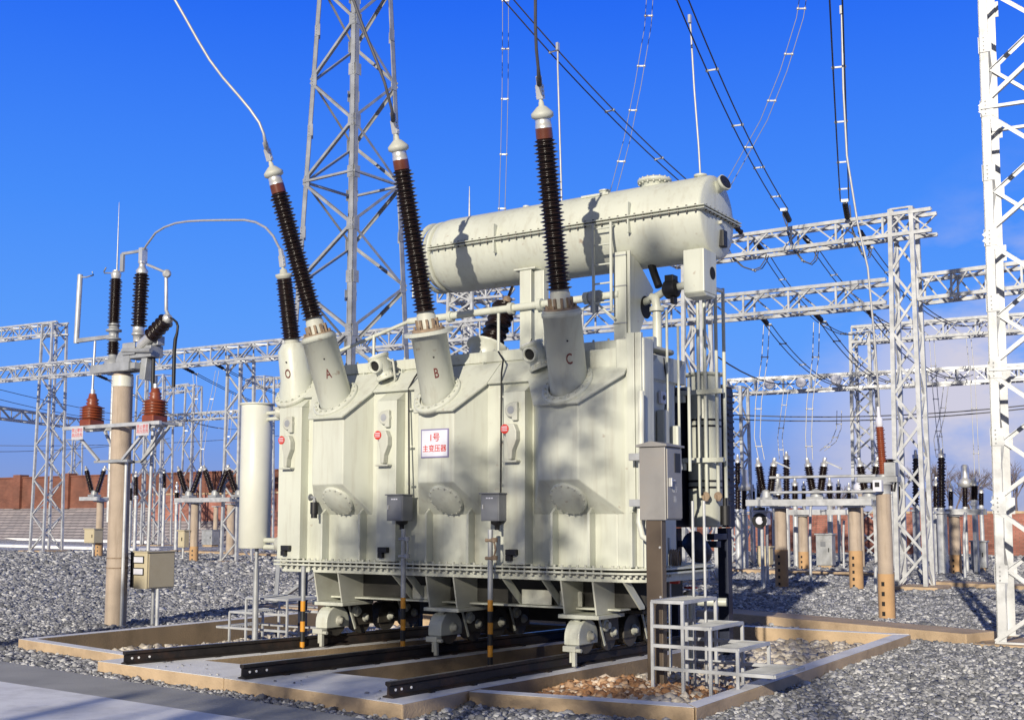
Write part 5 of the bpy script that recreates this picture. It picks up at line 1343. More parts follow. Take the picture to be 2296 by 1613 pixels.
for (pts, Y, lab) in ((((487, 830), (478, 880), (462, 950), (452, 1020), (456, 1060)), 40, 'slim twin dropper over the left switchgear'), (((436, 838), (440, 900), (420, 960), (395, 1010)), 40, 'slim twin dropper beside the concrete pole'), (((522, 880), (515, 950), (508, 1020)), 45, 'slim twin dropper beside the column on the pale footing')):
    twin(lab, [onY(x, y, Y) for x, y in pts], 0, .17, (.3, .7), GD3, r=.013, m_=WIRE, horiz=False)
# far horizontal wires
GW = 'thin wires low over the yard'
for (a, b, Y0, Y1, lab) in (((-20, 998), (640, 975), 45, 60, 'thin sagging wire low on the left, upper one'), ((-20, 1012), (380, 982), 45, 60, 'thin sagging wire low on the left, lower one'), ((-20, 868), (420, 950), 40, 60, 'thin wire crossing the sky left of the concrete pole'), ((-20, 890), (300, 945), 40, 60, 'thin wire crossing just above the shaded left beam'), ((1600, 927), (2330, 905), 40, 42, 'thin level wire across the right side, upper one'), ((1600, 937), (2330, 912), 40, 42, 'thin level wire across the right side, lower one'), ((1605, 797), (1780, 860), 28, 40, 'thin wire sloping down right of the cooler')):
    p, q_ = onY(*a, Y0), onY(*b, Y1)
    pts = [p.lerp(q_, k/8) - V((0, 0, .25*4*(k/8)*(1-k/8))) for k in range(9)]
    q = MB(); q.tube(pts, .02, 6); tag(q.build('yard_wire', WIRED), lab, 'wire', GW, 'thing')
# ================================================================== SWITCHGEAR OF THE YARD
def R4(x, y): return (1613.7+.36127*x, 851.7+.36127*y)      # photo points read off an enlargement
def LL(x, y): return (.28111*x, 896.5+.28111*y)
def ins(m, p, q_, rc, rs_, n, nn=14): m.lathe(p, V(q_)-V(p), sheds(0, (V(q_)-V(p)).length, n, rc, rs_), nn)
GP = 'spotted concrete posts of the right switchgear'
def post(lab, pb, ytop, r, dots, group, name='concrete_post', cat='post', cap=True):
    b = onz(*pb, 0); zt = onY(pb[0], ytop, b.y).z
    t = thing(name, lab, cat, b, group)
    q = MB(); q.lathe((b.x, b.y, -.2), (0, 0, 1), [(0, r*1.04), (zt+.2, r*.94)], 24); q.build('shaft', CONCP, t)
    if cap:
        q = MB(); q.box(b.x-r*1.3, b.x+r*1.3, b.y-r*1.3, b.y+r*1.3, zt, zt+.05); q.build('cap_plate', GALV, t)
    if dots:
        vd = V((-b.x, -b.y, 0)).normalized(); s_ = V((vd.y, -vd.x, 0)); vv = (vd*.9 + s_*(.35)).normalized()
        q = MB(); q.lathe((b.x, b.y, -.19), (0, 0, 1), [(0, r*1.055), (.19+.10+.17*dots, r*1.05)], 24, True, False); q.build('plaster_band', OCHRE, t)
        for k in range(dots):
            z = .10 + k*.17
            c = V((b.x, b.y, z)) + vv*(r*1.05); u = V((vv.y, -vv.x, 0))
            q = MB(); q.bar(c-V((0, 0, .035)), c+V((0, 0, .035)), .05, .03, vv); q.build('height_mark', BLACK, t)
    return t, b, zt
# right: two spotted posts and their long beam with V insulators
_, bA, zA = post('spotted concrete post under the left end of the right disconnector beam', R4(385, 1285), R4(0, 795)[1], .16, 5, GP)
_, bB, zB = post('spotted concrete post under the middle of the right disconnector beam', R4(848, 1300), R4(0, 790)[1], .16, 5, GP)
zb_ = (zA+zB)/2 + .055
Yd = (bA.y+bB.y)/2
GVI = 'disconnector poles with paired brown insulators'
t = thing('disconnector_beam', 'long white steel beam carrying the right disconnectors on two spotted posts', 'beam', (bA.x, Yd, zb_))
xa, xb = onY(*R4(215, 760), Yd).x, onY(*R4(985, 755), Yd).x
for dy in (-.55, .55):
    q = MB(); q.box(xa, xb, Yd+dy-.06, Yd+dy+.06, zb_, zb_+.16); q.build('channel', GALV, t, .004)
for x in np.linspace(xa+.2, xb-.2, 5):
    q = MB(); q.box(float(x)-.05, float(x)+.05, Yd-.48, Yd+.48, zb_+.005, zb_+.12); q.build('cross_tie', GALV, t)
for dz in (.34, .72):
    q = MB(); q.cyl((xa+.5, Yd-.2, zb_+dz), (xb, Yd-.2, zb_+dz), .035, n=8); q.build('drive_tube', GALV, t)
def vpole(lab, x, y, z, L=1.25, sp=.62, group=GVI, horn=-1, rs_=.17, ax=(1, 0, 0), b0=.12):
    """one disconnector pole: bearing block, two insulators in a V, blade contacts"""
    t = thing('disconnector', lab, 'switchgear', (x, y, z), group)
    q = MB(); q.box(x-.22, x+.22, y-.2, y+.2, z, z+.10); q.lathe((x, y, z+.10), (0, 0, 1), [(0, .17), (.16, .14), (.2, .08)], 14); q.build('bearing_block', GALVD, t, .01)
    ax = V(ax)
    for s_ in (-1, 1):
        a = V((x, y, z+.22)) + ax*(b0*s_); b = V((x, y, z+.22+L)) + ax*(sp*s_)
        q = MB(); ins(q, a, b, rs_*.62, rs_, 14); q.build('insulator', PORC, t)
        q = MB(); q.lathe(b, b-a, [(0, rs_*.75), (.08, rs_*.75), (.09, rs_*.45), (.22, rs_*.4)], 12); q.build('contact_head', ALU, t)
    q = MB(); top = V((x, y, z+.22+L+.14)); q.bar(top - ax*(sp*1.0)*horn, top - ax*(sp*1.0)*horn + V((0, 0, -.05)) + ax*(horn*1.0*0) - ax*horn*.45 + V((0, 0, -.16)), .035, .035); q.build('arcing_arm', GALV, t)
    return t
for k, (px, lab) in enumerate(((290, 'disconnector with paired brown insulators at the left end of the right beam'), (600, 'disconnector with paired brown insulators at the middle of the right beam'), (925, 'disconnector with paired brown insulators at the right end of the right beam'))):
    x = onY(*R4(px, 700), Yd).x; z0 = zb_+.125
    L = onY(*R4(px, 535), Yd).z - z0 - .22
    vpole(lab, x, Yd, z0, L, .20, rs_=.125, b0=.10)
# black post insulators and breakers further back
GBK = 'black post insulators of the right switchgear'
def pillar(lab, pts, foot, Y, r, group, legr=.16, cap=True):
    r *= .47; legr *= .6
    """insulator column between two photo points, standing on a grey tubular support down to the ground"""
    a = onY(*pts[0], Y); b = onY(*pts[1], Y)
    t = thing('post_insulator', lab, 'insulator', (a.x, Y, 0), group)
    q = MB(); ins(q, a, b, r*.62, r, 16); q.build('porcelain', PORC, t)
    q = MB(); q.lathe(b, (0, 0, 1), [(0, r*.9), (.12, r*.9), (.13, r*.45), (.28, r*.4)], 12); q.build('cap', ALU, t)
    q = MB(); q.cyl((a.x, Y, -.1), (a.x, Y, a.z-.18), legr, n=14); q.lathe((a.x, Y, a.z-.18), (0, 0, 1), [(0, legr*1.5), (.06, legr*1.5), (.07, r*.8), (.18, r*.8)], 14); q.build('support', foot, t)
    return t
P_ = lambda x, y0, y1: (R4(x, y0), R4(x, y1))
pillar('black post insulator on a grey pipe just right of the cooler', P_(110, 800, 512), GALV, 38, .26, GBK, .17)
pillar('black post insulator with a white head on a grey pipe, second from the cooler', P_(150, 800, 660), GALV, 37, .24, GBK, .19)
pillar('tall black post insulator behind the left disconnector', P_(412, 740, 492), GALV, 40, .30, GBK)
pillar('short black insulator under the left disconnector', P_(245, 742, 655), GALV, 41, .30, GBK)
pillar('short black insulator between the left and middle disconnectors', P_(465, 742, 655), GALV, 41, .30, GBK)
pillar('short black insulator right of the middle disconnector', P_(680, 742, 655), GALV, 41, .30, GBK)
pillar('black insulator close on the left of the right gantry column', P_(1112, 775, 660), GALV, 36, .30, GBK, .22)
pillar('black insulator half hidden by the right gantry column', P_(1214, 780, 485), GALV, 40, .26, GBK, .2)
pillar('tall black insulator standing between the gantry column and the edge mast', P_(1374, 790, 480), GALV, 38, .30, GBK, .26)
pillar('black insulator right behind the tall one near the edge mast', P_(1342, 790, 655), GALV, 39, .28, GBK, .26)
pillar('short black insulator under the slim twin dropper', P_(1578, 742, 655), GALV, 40, .30, GBK, .15)
GBM = 'small far insulators of the right switchgear'
for k, (xx, ya, yb, Y, lab) in enumerate(((205, 742, 690, 44, 'small far insulator just left of the left disconnector'), (330, 742, 680, 46, 'small far insulator behind the left disconnector'), (520, 742, 672, 46, 'small far insulator left of the middle disconnector'), (735, 742, 660, 46, 'small far insulator right of the middle disconnector'), (800, 742, 680, 47, 'small far insulator left of the white round tank'), (1060, 690, 570, 43, 'small far insulator right of the red arrester'), (1090, 770, 690, 45, 'small far insulator left of the gantry column'), (1290, 780, 690, 45, 'small far insulator right of the gantry column'), (1432, 780, 690, 45, 'small far insulator beside the tall black one'), (1620, 775, 700, 44, 'small far insulator nearest the edge mast'))):
    pillar(lab, P_(xx, ya, yb), GALV, Y, .24, GBM, .12)
t = pillar('voltage transformer with a pale bulbous head near the edge mast', P_(1520, 785, 665), GALV, 40, .22, GBK, .10)
c = onY(*R4(1520, 600), 40); q = MB(); q.lathe(c - V((0, 0, .5)), (0, 0, 1), [(.15, .1), (.2, .22), (.38, .22), (.45, .13), (.5, .12), (.85, .12), (.9, .06)], 18); q.build('bulbous_head', ALU, t)
c = onY(*R4(150, 620), 37); t = bpy.data.objects['post_insulator.001']; q = MB(); q.lathe(c - V((0, 0, .45)), (0, 0, 1), [(.1, .12), (.15, .19), (.3, .19), (.36, .13), (.8, .12)], 16); q.build('white_head', ALU, t)
c = onY(*R4(358, 625), 41); t = thing('voltage_transformer', 'voltage transformer with pale cylinder head behind the left disconnector', 'transformer', (c.x, 41, 0)); q = MB(); q.lathe(c - V((0, 0, .5)), (0, 0, 1), [(0, .18), (.25, .18), (.26, .13), (.75, .13)], 16); q.build('head', ALU, t); q = MB(); ins(q, (c.x, 41, onY(*R4(358, 790), 41).z), c - V((0, 0, .5)), .09, .15, 10); q.build('porcelain', PORC, t); q = MB(); q.cyl((c.x, 41, -.1), (c.x, 41, onY(*R4(358, 790), 41).z), .10, n=12); q.build('support', CONCP, t)
c = onY(*R4(870, 668), 42); t = thing('voltage_transformer', 'voltage transformer with a round white tank beside the right disconnector', 'transformer', (c.x, 42, 0)); q = MB(); q.ball(c, .24, 20, 14); q.build('round_tank', SIGNW, t); q = MB(); q.cyl((c.x, 42, -.1), (c.x, 42, c.z-.2), .09, n=12); q.build('support', CONCP, t)
# rear posts and frames
GRP = 'plain concrete posts of the right switchgear'
_, bC, zC = post('plain concrete post behind the middle of the right disconnectors', R4(520, 1175), R4(0, 845)[1], .17, 3, GRP)
_, bD, zD = post('plain concrete post between the gantry column and the edge mast', R4(1465, 1205), R4(0, 845)[1], .17, 3, GRP)
for (b, z, xl, xr, lab) in ((bC, zC, 445, 800, 'short white beam on the plain post behind the disconnectors'), (bD, zD, 1415, 1640, 'white beam on the plain post near the edge mast')):
    t = thing('support_beam', lab, 'beam', (b.x, b.y, z), 'short white beams on plain posts')
    xa, xb = onY(*R4(xl, 820), b.y).x, onY(*R4(xr, 820), b.y).x
    for dy in (-.3, .3):
        q = MB(); q.box(xa, xb, b.y+dy-.06, b.y+dy+.06, z+.055, z+.23); q.build('channel', GALV, t)
    for x in np.linspace(xa+.2, xb-.2, 4):
        q = MB(); q.box(float(x)-.05, float(x)+.05, b.y-.24, b.y+.24, z+.06, z+.20); q.build('cross_tie', GALVD, t)
GCB = 'control cabinets standing in the yard'
def cabinet(lab, x0, x1, y0, y1, conv, mat_, Yoff=0, legs=True, screen=False, lamp=None):
    a = onz(*conv((x0+x1)/2, y1), .0) if Yoff == 0 else None
    Y = a.y if a else Yoff
    p = onY(*conv(x0, y1), Y); q_ = onY(*conv(x1, y0), Y)
    zb = max(p.z, .12) if Yoff == 0 else p.z
    w = q_.x-p.x; d = w*.7
    t = thing('yard_cabinet', lab, 'cabinet', ((p.x+q_.x)/2, Y, 0), GCB)
    q = MB(); q.box(p.x, q_.x, Y, Y+d, zb, q_.z); q.build('body', mat_, t, .015)
    q = MB(); q.box(p.x-.04, q_.x+.04, Y-.04, Y+d+.04, q_.z+.002, q_.z+.05); q.build('roof', mat_, t, .008)
    q = MB(); q.box(p.x+.04, q_.x-.04, Y-.014, Y-.002, zb+.05, q_.z-.05); dr = q.build('door', mat_, t, .005)
    q = MB(); q.box(q_.x-.12, q_.x-.09, Y-.04, Y-.015, (zb+q_.z)/2-.06, (zb+q_.z)/2+.08); q.build('handle', BLACK, dr)
    if screen:
        q = MB(); q.box(p.x+w*.3, p.x+w*.62, Y-.02, Y-.0145, zb+(q_.z-zb)*.62, zb+(q_.z-zb)*.78); q.build('door_plate', GREYBOX, dr)
    if legs:
        q = MB()
        q.box(p.x+.05, q_.x-.05, Y+.05, Y+d-.05, -.1, zb-.002) if Yoff == 0 else q.cyl(((p.x+q_.x)/2, Y+d/2, -.1), ((p.x+q_.x)/2, Y+d/2, zb-.002), .05, n=10)
        q.build('plinth' if Yoff == 0 else 'leg', CONC if Yoff == 0 else GALV, t)
    return t
cabinet('beige yard cabinet left of the left spotted post', 230, 308, 1038, 1165, R4, OLIVE)
cabinet('tall grey yard cabinet between the two spotted posts', 598, 692, 960, 1170, R4, GALVD, screen=True)
cabinet('grey yard cabinet with a pale roof near the edge mast', 1560, 1648, 1005, 1185, R4, GALVD, screen=True)
t = cabinet('white meter cabinet with a black round dial under the disconnector beam', 205, 290, 818, 898, R4, SIGNW, Yoff=Yd+.3)
c = onY(*R4(245, 858), Yd+.28)
q = MB(); q.lathe(c + V((0, 0, -.05)), (0, -1, 0), [(0, .20), (.012, .20)], 20); q.build('dial', BLACK, t)
q = MB(); q.lathe(c + V((0, -.013, -.05)), (0, -1, 0), [(0, .10), (.004, .10)], 16); q.build('dial_face', SIGNW, t)
q = MB(); q.box(c.x-.16, c.x+.16, c.y-.012, c.y, c.z+.20, c.z+.29); q.build('dial_plate', BLACK, t)
# thin pipes and steel stands in the right switchgear
GR = 'slim galvanised rods of the right switchgear'
for (x, y0, y1, Y, lab) in ((292, 1030, 800, 30, 'slim rod rising from the beige yard cabinet'), (562, 1160, 790, 31, 'slim rod between the grey yard cabinet and the left spotted post'), (966, 1300, 1170, 28, 'short slim stake left of the near spotted pole'), (1520, 1195, 830, 36, 'slim rod beside the plain post near the edge mast'), (768, 1130, 880, 40, 'slim dark rod behind the right spotted post'), (275, 1280, 1165, 28, 'bent pipe stub standing in the gravel right of the transformer')):
    a = onY(*R4(x, y0), Y); b = onY(*R4(x, y1), Y)
    q = MB(); q.tube([(a.x, Y, -.1), (a.x, Y, b.z*.6), b, b+V((.02, 0, .05))], .04, 8); tag(q.build('slim_rod', GALV), lab, 'rod', GR, 'thing')
# surge arrester pole close behind the transformer, right
t, b, zt = post('near spotted concrete pole carrying the rust red arrester', R4(1037, 1480), R4(0, 705)[1], .135, 4, None, 'arrester_pole', 'pole', False)
q = MB(); q.lathe((b.x, b.y, zt), (0, 0, 1), [(0, .13), (.16, .13), (.17, .18), (.2, .18)], 18); q.build('pole_cap', GALV, t)
q = MB(); q.box(b.x-.42, b.x+.28, b.y-.12, b.y+.12, zt+.2, zt+.30); q.box(b.x+.05, b.x+.25, b.y-.1, b.y+.1, zt+.3, zt+.55); q.build('head_bracket', GALVD, t, .01)
pa, pb = onY(*R4(1012, 585), b.y), onY(*R4(990, 290), b.y)
e = thing('surge_arrester', 'rust red ribbed arrester leaning on the near spotted pole', 'arrester', pa)
q = MB(); ins(q, pa, pb, .055, .085, 22, 20); q.build('ribbed_body', PORCR, e)
q = MB(); q.lathe(pb, pb-pa, [(0, .05), (.04, .065), (.16, .06), (.18, .03), (.36, .025)], 14); q.build('cap', SIGNW, e)
q = MB(); q.lathe(pa-V((0, 0, .14)), (0, 0, 1), [(0, .12), (.14, .12)], 14); q.build('base', GALVD, e)
e = thing('post_insulator', 'small black insulator behind the rust red arrester', 'insulator', onY(*R4(1045, 580), b.y+.2))
q = MB(); ins(q, onY(*R4(1045, 590), b.y+.2), onY(*R4(1040, 490), b.y+.2), .09, .14, 9); q.build('porcelain', PORC, e)
c = onY(*R4(985, 655), b.y-.2)
q = MB(); q.box(c.x-.075, c.x+.075, c.y-.1, c.y+.02, c.z-.10, c.z+.10); e = q.build('counter_box', SIGNW); tag(e, 'small white counter box on the near spotted pole', 'box', None, 'thing')
q = MB(); q.box(c.x-.04, c.x+.04, c.y-.106, c.y-.101, c.z-.02, c.z+.06); q.build('counter_window', BLACK, e)
W = [onY(*R4(x, y), b.y) for x, y in ((1060, 580), (1085, 572), (1098, 600), (1088, 640), (1080, 690))]
q = MB(); q.tube(W, .02, 8); tag(q.build('arrester_lead', BLACK), 'short black lead curling beside the arrester', 'cable', None, 'thing')

# left switchgear: posts, beams, V insulators, cabinets
for (pb, ytop, beamx, vs_, cab, lab) in (((221, 1247), 1124, (196, 237), ((212, 1060),), (188, 211, 1186, 1216), 'far left'), ((434, 1258), 1128, (410, 534), ((424, 1062), (483, 1060), (536, 1060)), (398, 413, 1190, 1226), 'left')):
    near = lab == 'left'
    t, b, zt = post('concrete post of the left disconnector between the concrete pole and the cooler drum' if near else 'concrete post of the far left disconnector seen left of the concrete pole', pb, ytop, .17, 3, 'concrete posts of the left disconnectors')
    Y = b.y
    x0, x1 = onY(beamx[0], ytop, Y).x, onY(beamx[1], ytop, Y).x
    t = thing('disconnector_beam', 'white beam of the left disconnector between the concrete pole and the cooler drum' if near else 'white beam of the far left disconnector', 'beam', (b.x, Y, zt))
    for dy in (-.4, .4):
        q = MB(); q.box(x0, x1, Y+dy-.06, Y+dy+.06, zt+.055, zt+.22); q.build('channel', GALV, t)
    for x in np.linspace(x0+.15, x1-.15, 4):
        q = MB(); q.box(float(x)-.05, float(x)+.05, Y-.33, Y+.33, zt+.06, zt+.18); q.build('cross_tie', GALV, t)
    for k, (vx, vy) in enumerate(vs_):
        x = onY(vx, 1100, Y).x; z0 = zt+.23; L = onY(vx, vy, Y).z - z0 - .1
        vpole((['first left disconnector with V insulators, nearest the concrete pole', 'second left disconnector with V insulators beside the lattice column', 'third left disconnector with V insulators behind the lattice column'][k]) if near else 'far left disconnector with V insulators just left of the concrete pole', x, Y, z0, L, .62, rs_=.13, b0=.20)
    xm = onY((cab[0]+cab[1])/2, cab[3], Y-.6)
    cabinet('beige drive cabinet on a thin leg beside the left disconnector post' if near else 'beige drive cabinet on a thin leg beside the far left post', cab[0], cab[1], cab[2], cab[3], lambda x, y: (x, y), OLIVE, Yoff=Y-.5)
cabinet('grey yard cabinet right of the left disconnector post', 1605, 1690, 1038, 1168, LL, GALVD)
GLP = 'plain posts of the left switchgear'
post('thin concrete post behind the left grey cabinet', LL(1715, 1165), LL(0, 850)[1], .15, 0, GLP)
post('concrete post left of the cooler drum behind the lattice column', LL(1835, 1240), LL(0, 830)[1], .20, 0, GLP)
for (x, y0, y1, Y, r, lab) in ((1040, 1210, 700, 42, .28, 'black far insulator just right of the concrete pole'), (1085, 760, 610, 42, .3, 'short black far insulator right of the concrete pole'), (1410, 840, 735, 42, .3, 'short black far insulator left of the left disconnector'), (1310, 700, 580, 50, .3, 'black far insulator behind the pair of lattice columns')):
    pillar(lab, (LL(x, min(y0, 800)), LL(x, y1)), GALV, Y, r, 'black far insulators of the left switchgear')
t = pillar('far voltage transformer with a pale cap left of the left disconnector', (LL(1410, 740), LL(1410, 690)), GALV, 46, .25, 'black far insulators of the left switchgear')

# ------------------------------------------------------------------ perimeter wall, bank and trench covers
def brick_material(name='red_brick', c1=(.14, .036, .020, 1), c2=(.20, .060, .034, 1)):
    m = bpy.data.materials.new(name); m.use_nodes = True
    t = m.node_tree; b = t.nodes['Principled BSDF']; b.inputs['Roughness'].default_value = .85
    g = t.nodes.new('ShaderNodeNewGeometry'); sp = t.nodes.new('ShaderNodeSeparateXYZ'); t.links.new(g.outputs['Position'], sp.inputs[0])
    cb = t.nodes.new('ShaderNodeCombineXYZ'); t.links.new(sp.outputs[0], cb.inputs[0]); t.links.new(sp.outputs[2], cb.inputs[1])
    br = t.nodes.new('ShaderNodeTexBrick'); br.inputs['Scale'].default_value = 1.0
    br.inputs['Brick Width'].default_value = .30; br.inputs['Row Height'].default_value = .09; br.inputs['Mortar Size'].default_value = .012
    br.inputs['Color1'].default_value = c1; br.inputs['Color2'].default_value = c2; br.inputs['Mortar'].default_value = (.20, .13, .10, 1)
    t.links.new(cb.outputs[0], br.inputs['Vector'])
    n = t.nodes.new('ShaderNodeTexNoise'); n.inputs['Scale'].default_value = .8; n.inputs['Detail'].default_value = 7; t.links.new(g.outputs['Position'], n.inputs['Vector'])
    mr = t.nodes.new('ShaderNodeMapRange'); mr.inputs[1].default_value = .3; mr.inputs[2].default_value = .7; mr.inputs[3].default_value = .7; mr.inputs[4].default_value = 1.25; t.links.new(n.outputs[0], mr.inputs[0])
    mx = t.nodes.new('ShaderNodeMixRGB'); mx.blend_type = 'MULTIPLY'; mx.inputs[0].default_value = 1; t.links.new(br.outputs[0], mx.inputs[1]); t.links.new(mr.outputs[0], mx.inputs[2])
    t.links.new(mx.outputs[0], b.inputs['Base Color'])
    return m
def block_material():
    m = bpy.data.materials.new('stone_pitching'); m.use_nodes = True
    t = m.node_tree; b = t.nodes['Principled BSDF']; b.inputs['Roughness'].default_value = .9
    g = t.nodes.new('ShaderNodeNewGeometry'); sp = t.nodes.new('ShaderNodeSeparateXYZ'); t.links.new(g.outputs['Position'], sp.inputs[0])
    cb = t.nodes.new('ShaderNodeCombineXYZ'); t.links.new(sp.outputs[0], cb.inputs[0]); t.links.new(sp.outputs[2], cb.inputs[1])
    br = t.nodes.new('ShaderNodeTexBrick'); br.inputs['Scale'].default_value = 1.0
    br.inputs['Brick Width'].default_value = .9; br.inputs['Row Height'].default_value = .22; br.inputs['Mortar Size'].default_value = .03
    br.inputs['Color1'].default_value = (.30, .28, .29, 1); br.inputs['Color2'].default_value = (.42, .38, .38, 1); br.inputs['Mortar'].default_value = (.12, .11, .12, 1)
    t.links.new(cb.outputs[0], br.inputs['Vector']); t.links.new(br.outputs[0], b.inputs['Base Color']); return m
BRICK = brick_material(); BRICK_HAZE = brick_material('pale_brick', (.30, .10, .075, 1), (.40, .16, .12, 1)); BLOCK = block_material()  # the second brick has distance haze mixed into a paler colour
YW = 62.0
# left: brick wall on a stone-pitched bank
zw0 = onY(0, 1140, YW).z; zw1 = onY(0, 1073, YW).z
xl, xr = -140, -52
t = thing('brick_wall', 'red brick perimeter wall with piers on top of the grey stone bank at the left', 'wall', (-96, YW, 0))
q = MB(); q.box(xl, xr, YW, YW+.4, zw0, zw1); q.build('panel', BRICK, t)
q = MB(); q.box(xl, xr, YW-.06, YW+.46, zw1+.003, zw1+.12); q.build('coping', BRICK, t)
for px in (42, 150, -110):
    x = onY(px, 1100, YW).x
    q = MB(); q.box(x-.5, x+.5, YW-.25, YW+.6, zw0, zw1+.30); q.build('pier', BRICK, t)
q = MB(); q.prism([(xl, YW-5.0, -.05), (xl, YW-.02, zw0+.02), (xl, YW+1.5, zw0+.02), (xl, YW+1.5, -.05)], (xr-xl, 0, 0)); tag(q.build('bank', BLOCK), 'grey stone pitched bank below the left brick wall', 'bank', kind='structure')
# right and middle: lower brick wall
YW2 = 58.0
z1 = onY(2000, 1158, YW2).z
t = thing('brick_wall', 'low hazy red brick perimeter wall behind the right switchgear', 'wall', (-20, YW2, 0))
q = MB(); q.box(-58, 22, YW2, YW2+.4, -.1, 1.95); q.build('panel', BRICK_HAZE, t)
q = MB(); q.box(-58, 22, YW2-.06, YW2+.46, 1.953, 2.06); q.build('coping', CONC, t)
for x in range(-57, 22, 6):
    q = MB(); q.box(x-.3, x+.3, YW2-.22, YW2+.6, -.1, 2.25); q.build('pier', BRICK_HAZE, t)
t = thing('brick_wall', 'middle stretch of red brick wall seen between the lattice column and the cooler drum', 'wall', (-75, 58, 0))
za, zb2 = onY(430, 1185, 60).z, onY(430, 1108, 60).z
q = MB(); q.box(onY(340, 1100, 60).x, onY(660, 1100, 60).x, 60, 60.4, -.1, zb2); q.build('panel', BRICK_HAZE, t)
q = MB(); q.box(onY(340, 1100, 60).x, onY(660, 1100, 60).x, 59.94, 60.46, zb2+.003, zb2+.12); q.build('coping', CONC, t)

# long concrete trench covers across the yard
def strip(lab, a, b, w, z, mat_, name='trench_cover'):
    a = onz(*a, z); b = onz(*b, z); d = (b-a).normalized(); n_ = V((-d.y, d.x, 0))
    q = MB(); q.prism([V((p.x, p.y, -.2)) for p in (a, b, b+n_*w, a+n_*w)], (0, 0, z+.2)); return tag(q.build(name, mat_, None, .015), lab, 'trench cover', 'cable trench covers', 'thing')
strip('long concrete trench cover with a sunlit edge behind the pit on the right', (1560, 1366), (2165, 1420), .75, .16, CONC)
strip('concrete trench cover in front of the right spotted posts', (1630, 1275), (2000, 1284), .9, .13, CONC)
strip('concrete trench cover running past the right gantry column', (2080, 1302), (2400, 1318), .9, .13, CONC)
strip('pale concrete trench cover at the far left', (-60, 1218), (300, 1228), 1.6, .14, PAVE)
strip('pale concrete trench cover at the far left, behind the other', (-60, 1203), (330, 1212), 1.2, .16, PAVE)
strip('concrete trench cover passing behind the cooler drum', (380, 1232), (650, 1243), .9, .13, CONC)

# bare winter trees beyond the wall
def bare_tree(lab, x, y, h, seed):
    r_ = random.Random(seed)
    t = thing('bare_tree', lab, 'tree', (x, y, 0), 'bare winter trees')
    tr_, br_ = MB(), MB()
    def grow(p, d, L, r, lv, m):
        q_ = p + d*L; mid = p.lerp(q_, .5) + V((r_.uniform(-1, 1), r_.uniform(-1, 1), 0))*L*.04
        m.tube([p, mid, q_], [r, r*.85, r*.7], 5, False)
        if lv == 0: return
        for k in range(r_.choice((3, 4))):
            a = r_.uniform(0, 6.28); s_ = r_.uniform(.35, .75)
            nd = (d + V((math.cos(a), math.sin(a), r_.uniform(-.1, .5)))*s_).normalized()
            grow(p.lerp(q_, r_.uniform(.55, 1)), nd, L*r_.uniform(.55, .8), r*.55, lv-1, br_)
    grow(V((x, y, -.1)), V((r_.uniform(-.05, .05), 0, 1)), h*.32, h*.018, 5, tr_)
    BM = TWIG
    tr_.build('trunk', BM, t); br_.build('crown', BM, t)
TWIG = mat('twig_bark', (.16, .13, .13), .9, 0, .2, 2)
for k, (px, Y, h, lab) in enumerate(((2090, 95, 8.5, 'bare winter tree beyond the wall, seen just right of the gantry column'), (2140, 100, 8, 'bare winter tree beyond the wall behind the tall black insulator'), (2180, 92, 7.5, 'bare winter tree beyond the wall beside the edge mast'), (1870, 105, 6, 'bare winter tree beyond the wall between the disconnectors'), (2280, 90, 8, 'bare winter tree beyond the wall behind the edge mast'), (20, 120, 11, 'bare winter tree beyond the left brick wall'))):
    bare_tree(lab, onY(px, 1150, Y).x, Y, h, k+3)

# ------------------------------------------------------------------ unseen things behind the camera, placed to throw shadows across the tank and road
ap = V((-6.15, 12.3, 5.10)); D_ = 35.0
top = ap - SUN_DIR*(D_/math.cos(SUN_EL))
t = thing('gantry_frame', 'A-shaped lattice gantry frame standing behind the camera, outside the picture', 'gantry', (top.x, top.y, 0))
for s_ in (-1, 1):
    ft = V((top.x + s_*5.6, top.y, 0)); d = (top-ft).normalized(); n_ = V((d.z, 0, -d.x))
    q = MB(); w = .46
    for a in (-1, 1):
        for b_ in (-1, 1): q.bar(ft+n_*a*w/2+V((0, b_*w/2, 0)), top+n_*a*.05+V((0, b_*.1, 0)), .05, .05)
    k = 14
    for i in range(k):
        f0, f1 = i/k, (i+1)/k; w0, w1 = w*(1-f0*.85), w*(1-f1*.85); s2 = 1 if i % 2 else -1
        q.bar(ft.lerp(top, f0)+n_*s2*w0/2, ft.lerp(top, f1)-n_*s2*w1/2, .035, .035)
    q.build('lattice_leg', GALV, t)
q = MB()
for z in (4.5, 8.2): 
    k = z/top.z; q.bar((top.x-5.6*(1-k), top.y, z), (top.x+5.6*(1-k), top.y, z), .12, .12)
q.build('cross_brace', GALV, t)
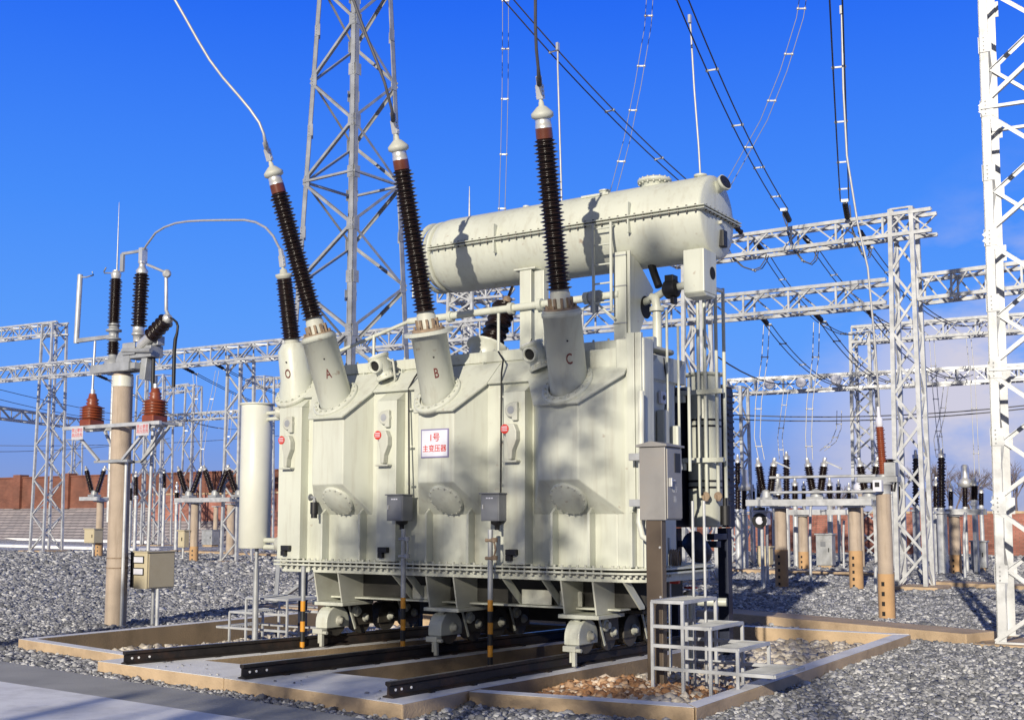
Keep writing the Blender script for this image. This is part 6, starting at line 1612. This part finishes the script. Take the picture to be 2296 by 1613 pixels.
def pine(lab, x, y, h, r0, seed, zlo):  # added tree, its clumps shaped to mottle the tank with shade
    """loose-crowned pine: tapered trunk, limbs, and clumps of needle sprays spread through an uneven crown"""
    r_ = random.Random(seed)
    t = thing('pine_tree', lab, 'tree', (x, y, 0), 'pine trees behind the camera')
    q = MB(); q.tube([(x, y, -.1), (x+.1, y, h*.5), (x, y+.1, h)], [.16, .11, .03], 8)
    cl = MB()
    for k in range(38):
        z = zlo + (h-zlo)*r_.random(); rr = r0*(1-.6*(z-zlo)/(h-zlo))*math.sqrt(r_.random()); a = r_.uniform(0, 6.283)
        c = V((x+rr*math.cos(a), y+rr*math.sin(a), z)); q.tube([(x, y, z-.3), c], [.035, .012], 5)
        s_ = r_.uniform(.18, .42)
        for i in range(70):
            p = c + V((r_.gauss(0, s_), r_.gauss(0, s_), r_.gauss(0, s_*.6))); d = V((r_.gauss(0, 1), r_.gauss(0, 1), r_.gauss(.2, .7))).normalized(); w = d.cross(V((r_.gauss(0, 1), r_.gauss(0, 1), r_.gauss(0, 1)))).normalized()
            cl.add([p - w*.03, p + w*.03, p + d*.20 + w*.015, p + d*.20 - w*.015], [(0, 1, 2, 3)])
    q.build('trunk', TWIG, t); cl.build('crown', NEEDLE, t)
NEEDLE = mat('pine_needles', (.045, .075, .035), .7, 0, .3, 3)
for (tx, tz, dist, hh, rr_, sd_, lab) in ((-7.0, 2.3, 24, 11.2, 2.6, 41, 'loose pine behind the camera whose crown mottles the tank'), (-9.0, 1.2, 27, 9.6, 1.8, 52, 'smaller loose pine behind the camera, left of the other')):
    p = V((tx, 11.3, tz)) - SUN_DIR*(dist/math.cos(SUN_EL))
    pine(lab, p.x, p.y, hh, rr_, sd_, 5.2)
for (x, y, h, r, lab) in ((-6.75, -20, 10.8, .22, 'tall concrete pole behind the camera, farthest left'), (-1.9, -19, 8.3, .12, 'concrete pole behind the camera, second from the left'), (-.7, -18, 8.0, .10, 'concrete pole behind the camera, third from the left'), (.5, -19, 7.9, .12, 'concrete pole behind the camera, nearest the gantry frame')):
    t = thing('concrete_pole', lab, 'pole', (x, y, 0), 'concrete poles behind the camera')  # unseen poles put in for the streaks of shadow they throw
    q = MB(); q.lathe((x, y, -.2), (0, 0, 1), [(0, r*1.1), (h+.2, r*.85)], 18); q.build('shaft', CONCP, t)
print('objects', len(bpy.data.objects))
